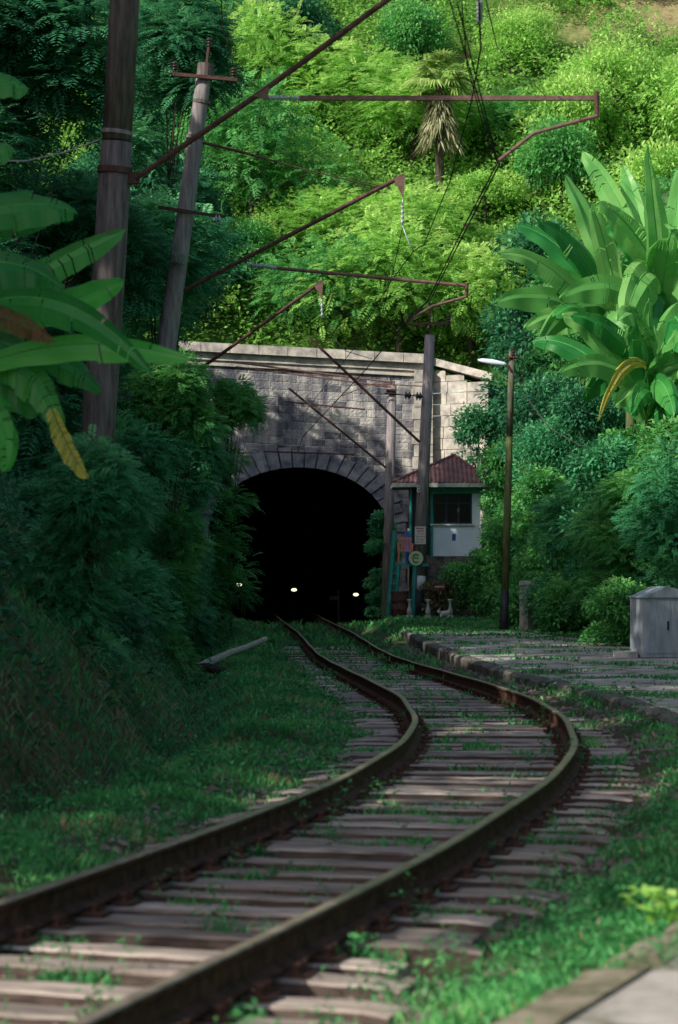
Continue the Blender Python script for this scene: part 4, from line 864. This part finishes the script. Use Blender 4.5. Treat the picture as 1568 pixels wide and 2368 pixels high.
# ---------------------------------------------------------------- bananas
def bleaf(parent,p0,p1,p2,w,m,torn=.2,label=None,tl=None):
    p0,p1,p2=Vector(p0),Vector(p1),Vector(p2); n=44; off=WO[parent.name]
    cs=[p0*(1-i/n)**2+p1*2*(i/n)*(1-i/n)+p2*(i/n)**2 for i in range(n+1)]
    r=random.Random(int(p2.x*1000)+int(p2.z*977)); tilt=r.uniform(-.9,.9)
    vup=.4 if tl is None else tl
    tone_=r.uniform(-.2,.18); ph=r.uniform(0,6); amp=.04*w
    quads=[];tint=[]
    def wid(t): return w*.5*max(0,(math.sin(math.pi*min(1,.06+t*.94)**.8))**.55)*(1 if t<.97 else .6)
    for s in(-1,1):
        dr=0; drt=0; fallb=r.uniform(.05,.5); wf=.97
        for i in range(1,n):
            t0,t1=i/n,(i+1)/n
            view=Vector((math.sin(tilt+t0*.5)*.9,-.8,vup)).normalized()
            d=(cs[min(i+1,n)]-cs[i]).normalized()
            S_=d.cross(view)
            if S_.length<.1: S_=d.cross(Vector((0,0,1)))
            S_.normalize(); up=S_.cross(d)
            if up.z<0: up=-up
            tear=r.random()<torn*.55
            if tear: drt=r.uniform(.0,.9); wf=r.uniform(.88,1.0); dr=drt
            a,b=cs[i],cs[min(i+1,n)]; w0,w1=wid(t0),wid(t1)
            gap=.6 if tear else 1.0
            fall=fallb+dr*.5; pts=[]
            for (c,ww,tt_) in((a,w0,t0),(a.lerp(b,gap),w1,t1)):
                wav=up*amp*math.sin(tt_*22+ph)
                pts.append((c,c+S_*s*ww*.5*wf+up*ww*.14+d*ww*.15+wav*.5,c+S_*s*ww*(.98-.25*fall)*wf-Vector((0,0,1))*ww*fall+d*ww*.32+wav))
            for q in(0,1):
                quads.append([pts[0][q],pts[0][q+1],pts[1][q+1],pts[1][q]]); tint.append(.5+tone_+r.uniform(-.02,.02)+(.06 if s>0 else -.04))
    P=np.array([[tuple(v-off) for v in q] for q in quads]); me=qmesh('leaf',P,np.array(tint),m); o=linkmesh('leaf',me,parent,None,True)
    if label: o['label']=label
    MB().tube([c for c in cs],[.010*w/.5*(1.4-t/n) for t in range(n+1)],5).build('midrib',['rib' if m not in('band','bany') else 'bstem'],o)
    return o
def arc(a,b,k): 
    m=a.lerp(b,.55); return m+Vector((0,0,k*(b-a).length))
Yb=20
bb=Vector((-3.35,Yb,g1(-3.35,Yb))); t=thing('banana_plant',bb,'banana plant at the left edge with broad shaded leaves and hanging yellow tip','banana plant')
tpz=at(0,820,Yb).z
for dx,dy,h in((0,0,tpz),(-.35,.4,tpz+.8),(.2,.5,tpz-.4)):
    MB().tube([bb+Vector((dx*.5,dy,0)),Vector((bb.x+dx,Yb+dy,bb.z*.4+h*.6)),Vector((bb.x+dx,Yb+dy,h))],[.13,.11,.08],10).build('stem',['bstem'],t,smooth=True)
LB=[((-110,730,20),(150,600,19.6),(352,866,19.2),.34,'ban',.2),
((-60,850,20.2),(180,750,20),(444,832,19.8),.32,'banl',.12),
((-40,720,20.4),(110,590,20.4),(293,530,20.4),.28,'ban',.2),
((60,740,20.6),(170,690,20.6),(287,648,20.6),.34,'banl',.1),
((-120,520,20.8),(60,440,20.8),(180,492,20.8),.34,'ban',.25),
((-120,600,21.2),(20,430,21.2),(150,500,21.2),.36,'ban',.3),
((-130,640,20.3),(30,560,20.3),(150,672,20.3),.40,'ban',.3),
((-30,830,20.3),(120,830,20.2),(135,1010,20.1),.36,'ban',.3),
((118,940,20.0),(150,1030,20),(204,1106,20),.22,'bany',.7),
((-60,930,20.1),(30,930,20.1),(12,1092,20),.32,'banl',.2),
((-80,180,21),(0,170,21),(66,210,21),.26,'ban',.3),
((-60,710,19.9),(30,720,19.5),(128,790,19.4),.22,'band',.9),
((60,800,20.5),(150,820,20.5),(236,908,20.5),.28,'ban',.3),
((-120,350,21),(0,340,21),(30,350,21),.3,'ban',.2),
((-100,900,20.4),(20,820,20.4),(90,960,20.4),.38,'ban',.35),
((-90,560,20.9),(10,600,20.7),(90,760,20.7),.45,'ban',.35),
((-100,640,21),(0,640,20.9),(40,800,20.8),.5,'ban',.35),
((-100,800,20.8),(20,760,20.7),(110,860,20.7),.4,'ban',.35),
]
for a,b,c,w,m,tn in LB: bleaf(t,at(*a),at(*b),at(*c),w,m,tn,label={'bany':'torn yellow hanging leaf tip','band':'brown withered leaf'}.get(m),tl=.3)
def rb(basepx,Y,hubpy,lv,label,extra=8):
    bx=(basepx-784)*Y/F; b=Vector((bx,Y,g1(bx,Y)-.2)); t=thing('banana_plant',b,label,'banana plant')
    hub=at(basepx,hubpy,Y)
    MB().tube([b,b.lerp(hub,.5)+Vector((.05,0,0)),hub],[.17,.14,.08],10).build('stem',['bstem'],t,smooth=True)
    lv=list(lv)
    for k in range(extra):
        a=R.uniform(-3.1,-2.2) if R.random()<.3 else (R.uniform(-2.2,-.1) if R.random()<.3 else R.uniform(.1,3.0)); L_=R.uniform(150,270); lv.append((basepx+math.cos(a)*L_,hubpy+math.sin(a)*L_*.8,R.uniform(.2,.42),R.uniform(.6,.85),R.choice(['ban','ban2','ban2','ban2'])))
    for (tx,ty,k,w,m) in lv:
        front=m=='bany'
        tip=at(tx,ty,Y-3.2 if front else Y+R.uniform(-2.8,1.2)); start=hub+Vector((R.uniform(-.08,.08),-.3 if front else 0,R.uniform(-1.4,.1)))
        bleaf(t,start,arc(start,tip,k*1.3+.05),tip,w*(.9 if front else 1.35),m,.12,label={'bany':'yellowing leaf'}.get(m))
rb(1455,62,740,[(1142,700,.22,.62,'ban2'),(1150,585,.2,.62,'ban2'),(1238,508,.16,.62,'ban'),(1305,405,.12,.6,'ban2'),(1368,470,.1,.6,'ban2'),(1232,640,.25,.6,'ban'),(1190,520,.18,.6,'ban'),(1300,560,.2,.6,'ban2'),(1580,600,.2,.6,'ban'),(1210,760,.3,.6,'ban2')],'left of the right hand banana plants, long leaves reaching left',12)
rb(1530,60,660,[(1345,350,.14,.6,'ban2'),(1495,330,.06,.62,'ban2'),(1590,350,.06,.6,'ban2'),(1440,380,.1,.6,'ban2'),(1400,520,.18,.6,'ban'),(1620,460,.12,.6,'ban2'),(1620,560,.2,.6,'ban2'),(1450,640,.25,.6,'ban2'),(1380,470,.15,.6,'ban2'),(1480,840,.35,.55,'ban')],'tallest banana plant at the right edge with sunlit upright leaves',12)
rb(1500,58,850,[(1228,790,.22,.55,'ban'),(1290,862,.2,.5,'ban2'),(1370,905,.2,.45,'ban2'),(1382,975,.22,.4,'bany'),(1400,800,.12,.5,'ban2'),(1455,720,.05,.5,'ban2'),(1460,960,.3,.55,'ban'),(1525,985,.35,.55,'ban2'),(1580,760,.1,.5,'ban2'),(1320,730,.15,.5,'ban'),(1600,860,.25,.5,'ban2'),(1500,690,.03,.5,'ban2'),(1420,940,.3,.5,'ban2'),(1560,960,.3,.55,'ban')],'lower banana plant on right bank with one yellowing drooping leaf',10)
# ---------------------------------------------------------------- camera, light, world
cam=bpy.data.cameras.new('camera'); co=bpy.data.objects.new('camera',cam); col.objects.link(co)
co.location=(0,0,H); co.rotation_euler=(math.pi/2,0,0); cam.sensor_fit='VERTICAL'; cam.sensor_height=36; cam.sensor_width=24; cam.lens=36*F/2368
cam.shift_y=(HY-1184)/2368; cam.clip_start=.1; cam.clip_end=2000
cam.dof.use_dof=True; cam.dof.focus_distance=55; cam.dof.aperture_fstop=2.8
bpy.context.scene.camera=co
sl=bpy.data.lights.new('sun','SUN'); sl.energy=5; sl.angle=math.radians(.5); sl.color=(1,.95,.82)
so=bpy.data.objects.new('sun',sl); col.objects.link(so); L=Vector((.8,.6,-.72)); so.rotation_euler=L.to_track_quat('-Z','Y').to_euler(); so.location=(-20,-20,40)
w=bpy.data.worlds.new('World'); bpy.context.scene.world=w; w.use_nodes=True; nt=w.node_tree
sky=nt.nodes.new('ShaderNodeTexSky'); sky.sky_type='NISHITA'; sky.sun_disc=False; sky.sun_elevation=math.radians(35.8); sky.sun_rotation=math.radians(233); sky.dust_density=2.5
nt.links.new(sky.outputs[0],nt.nodes['Background'].inputs[0]); nt.nodes['Background'].inputs[1].default_value=.15
sc_=bpy.context.scene; sc_.view_settings.view_transform='Standard'; sc_.view_settings.look='None'; sc_.view_settings.exposure=0
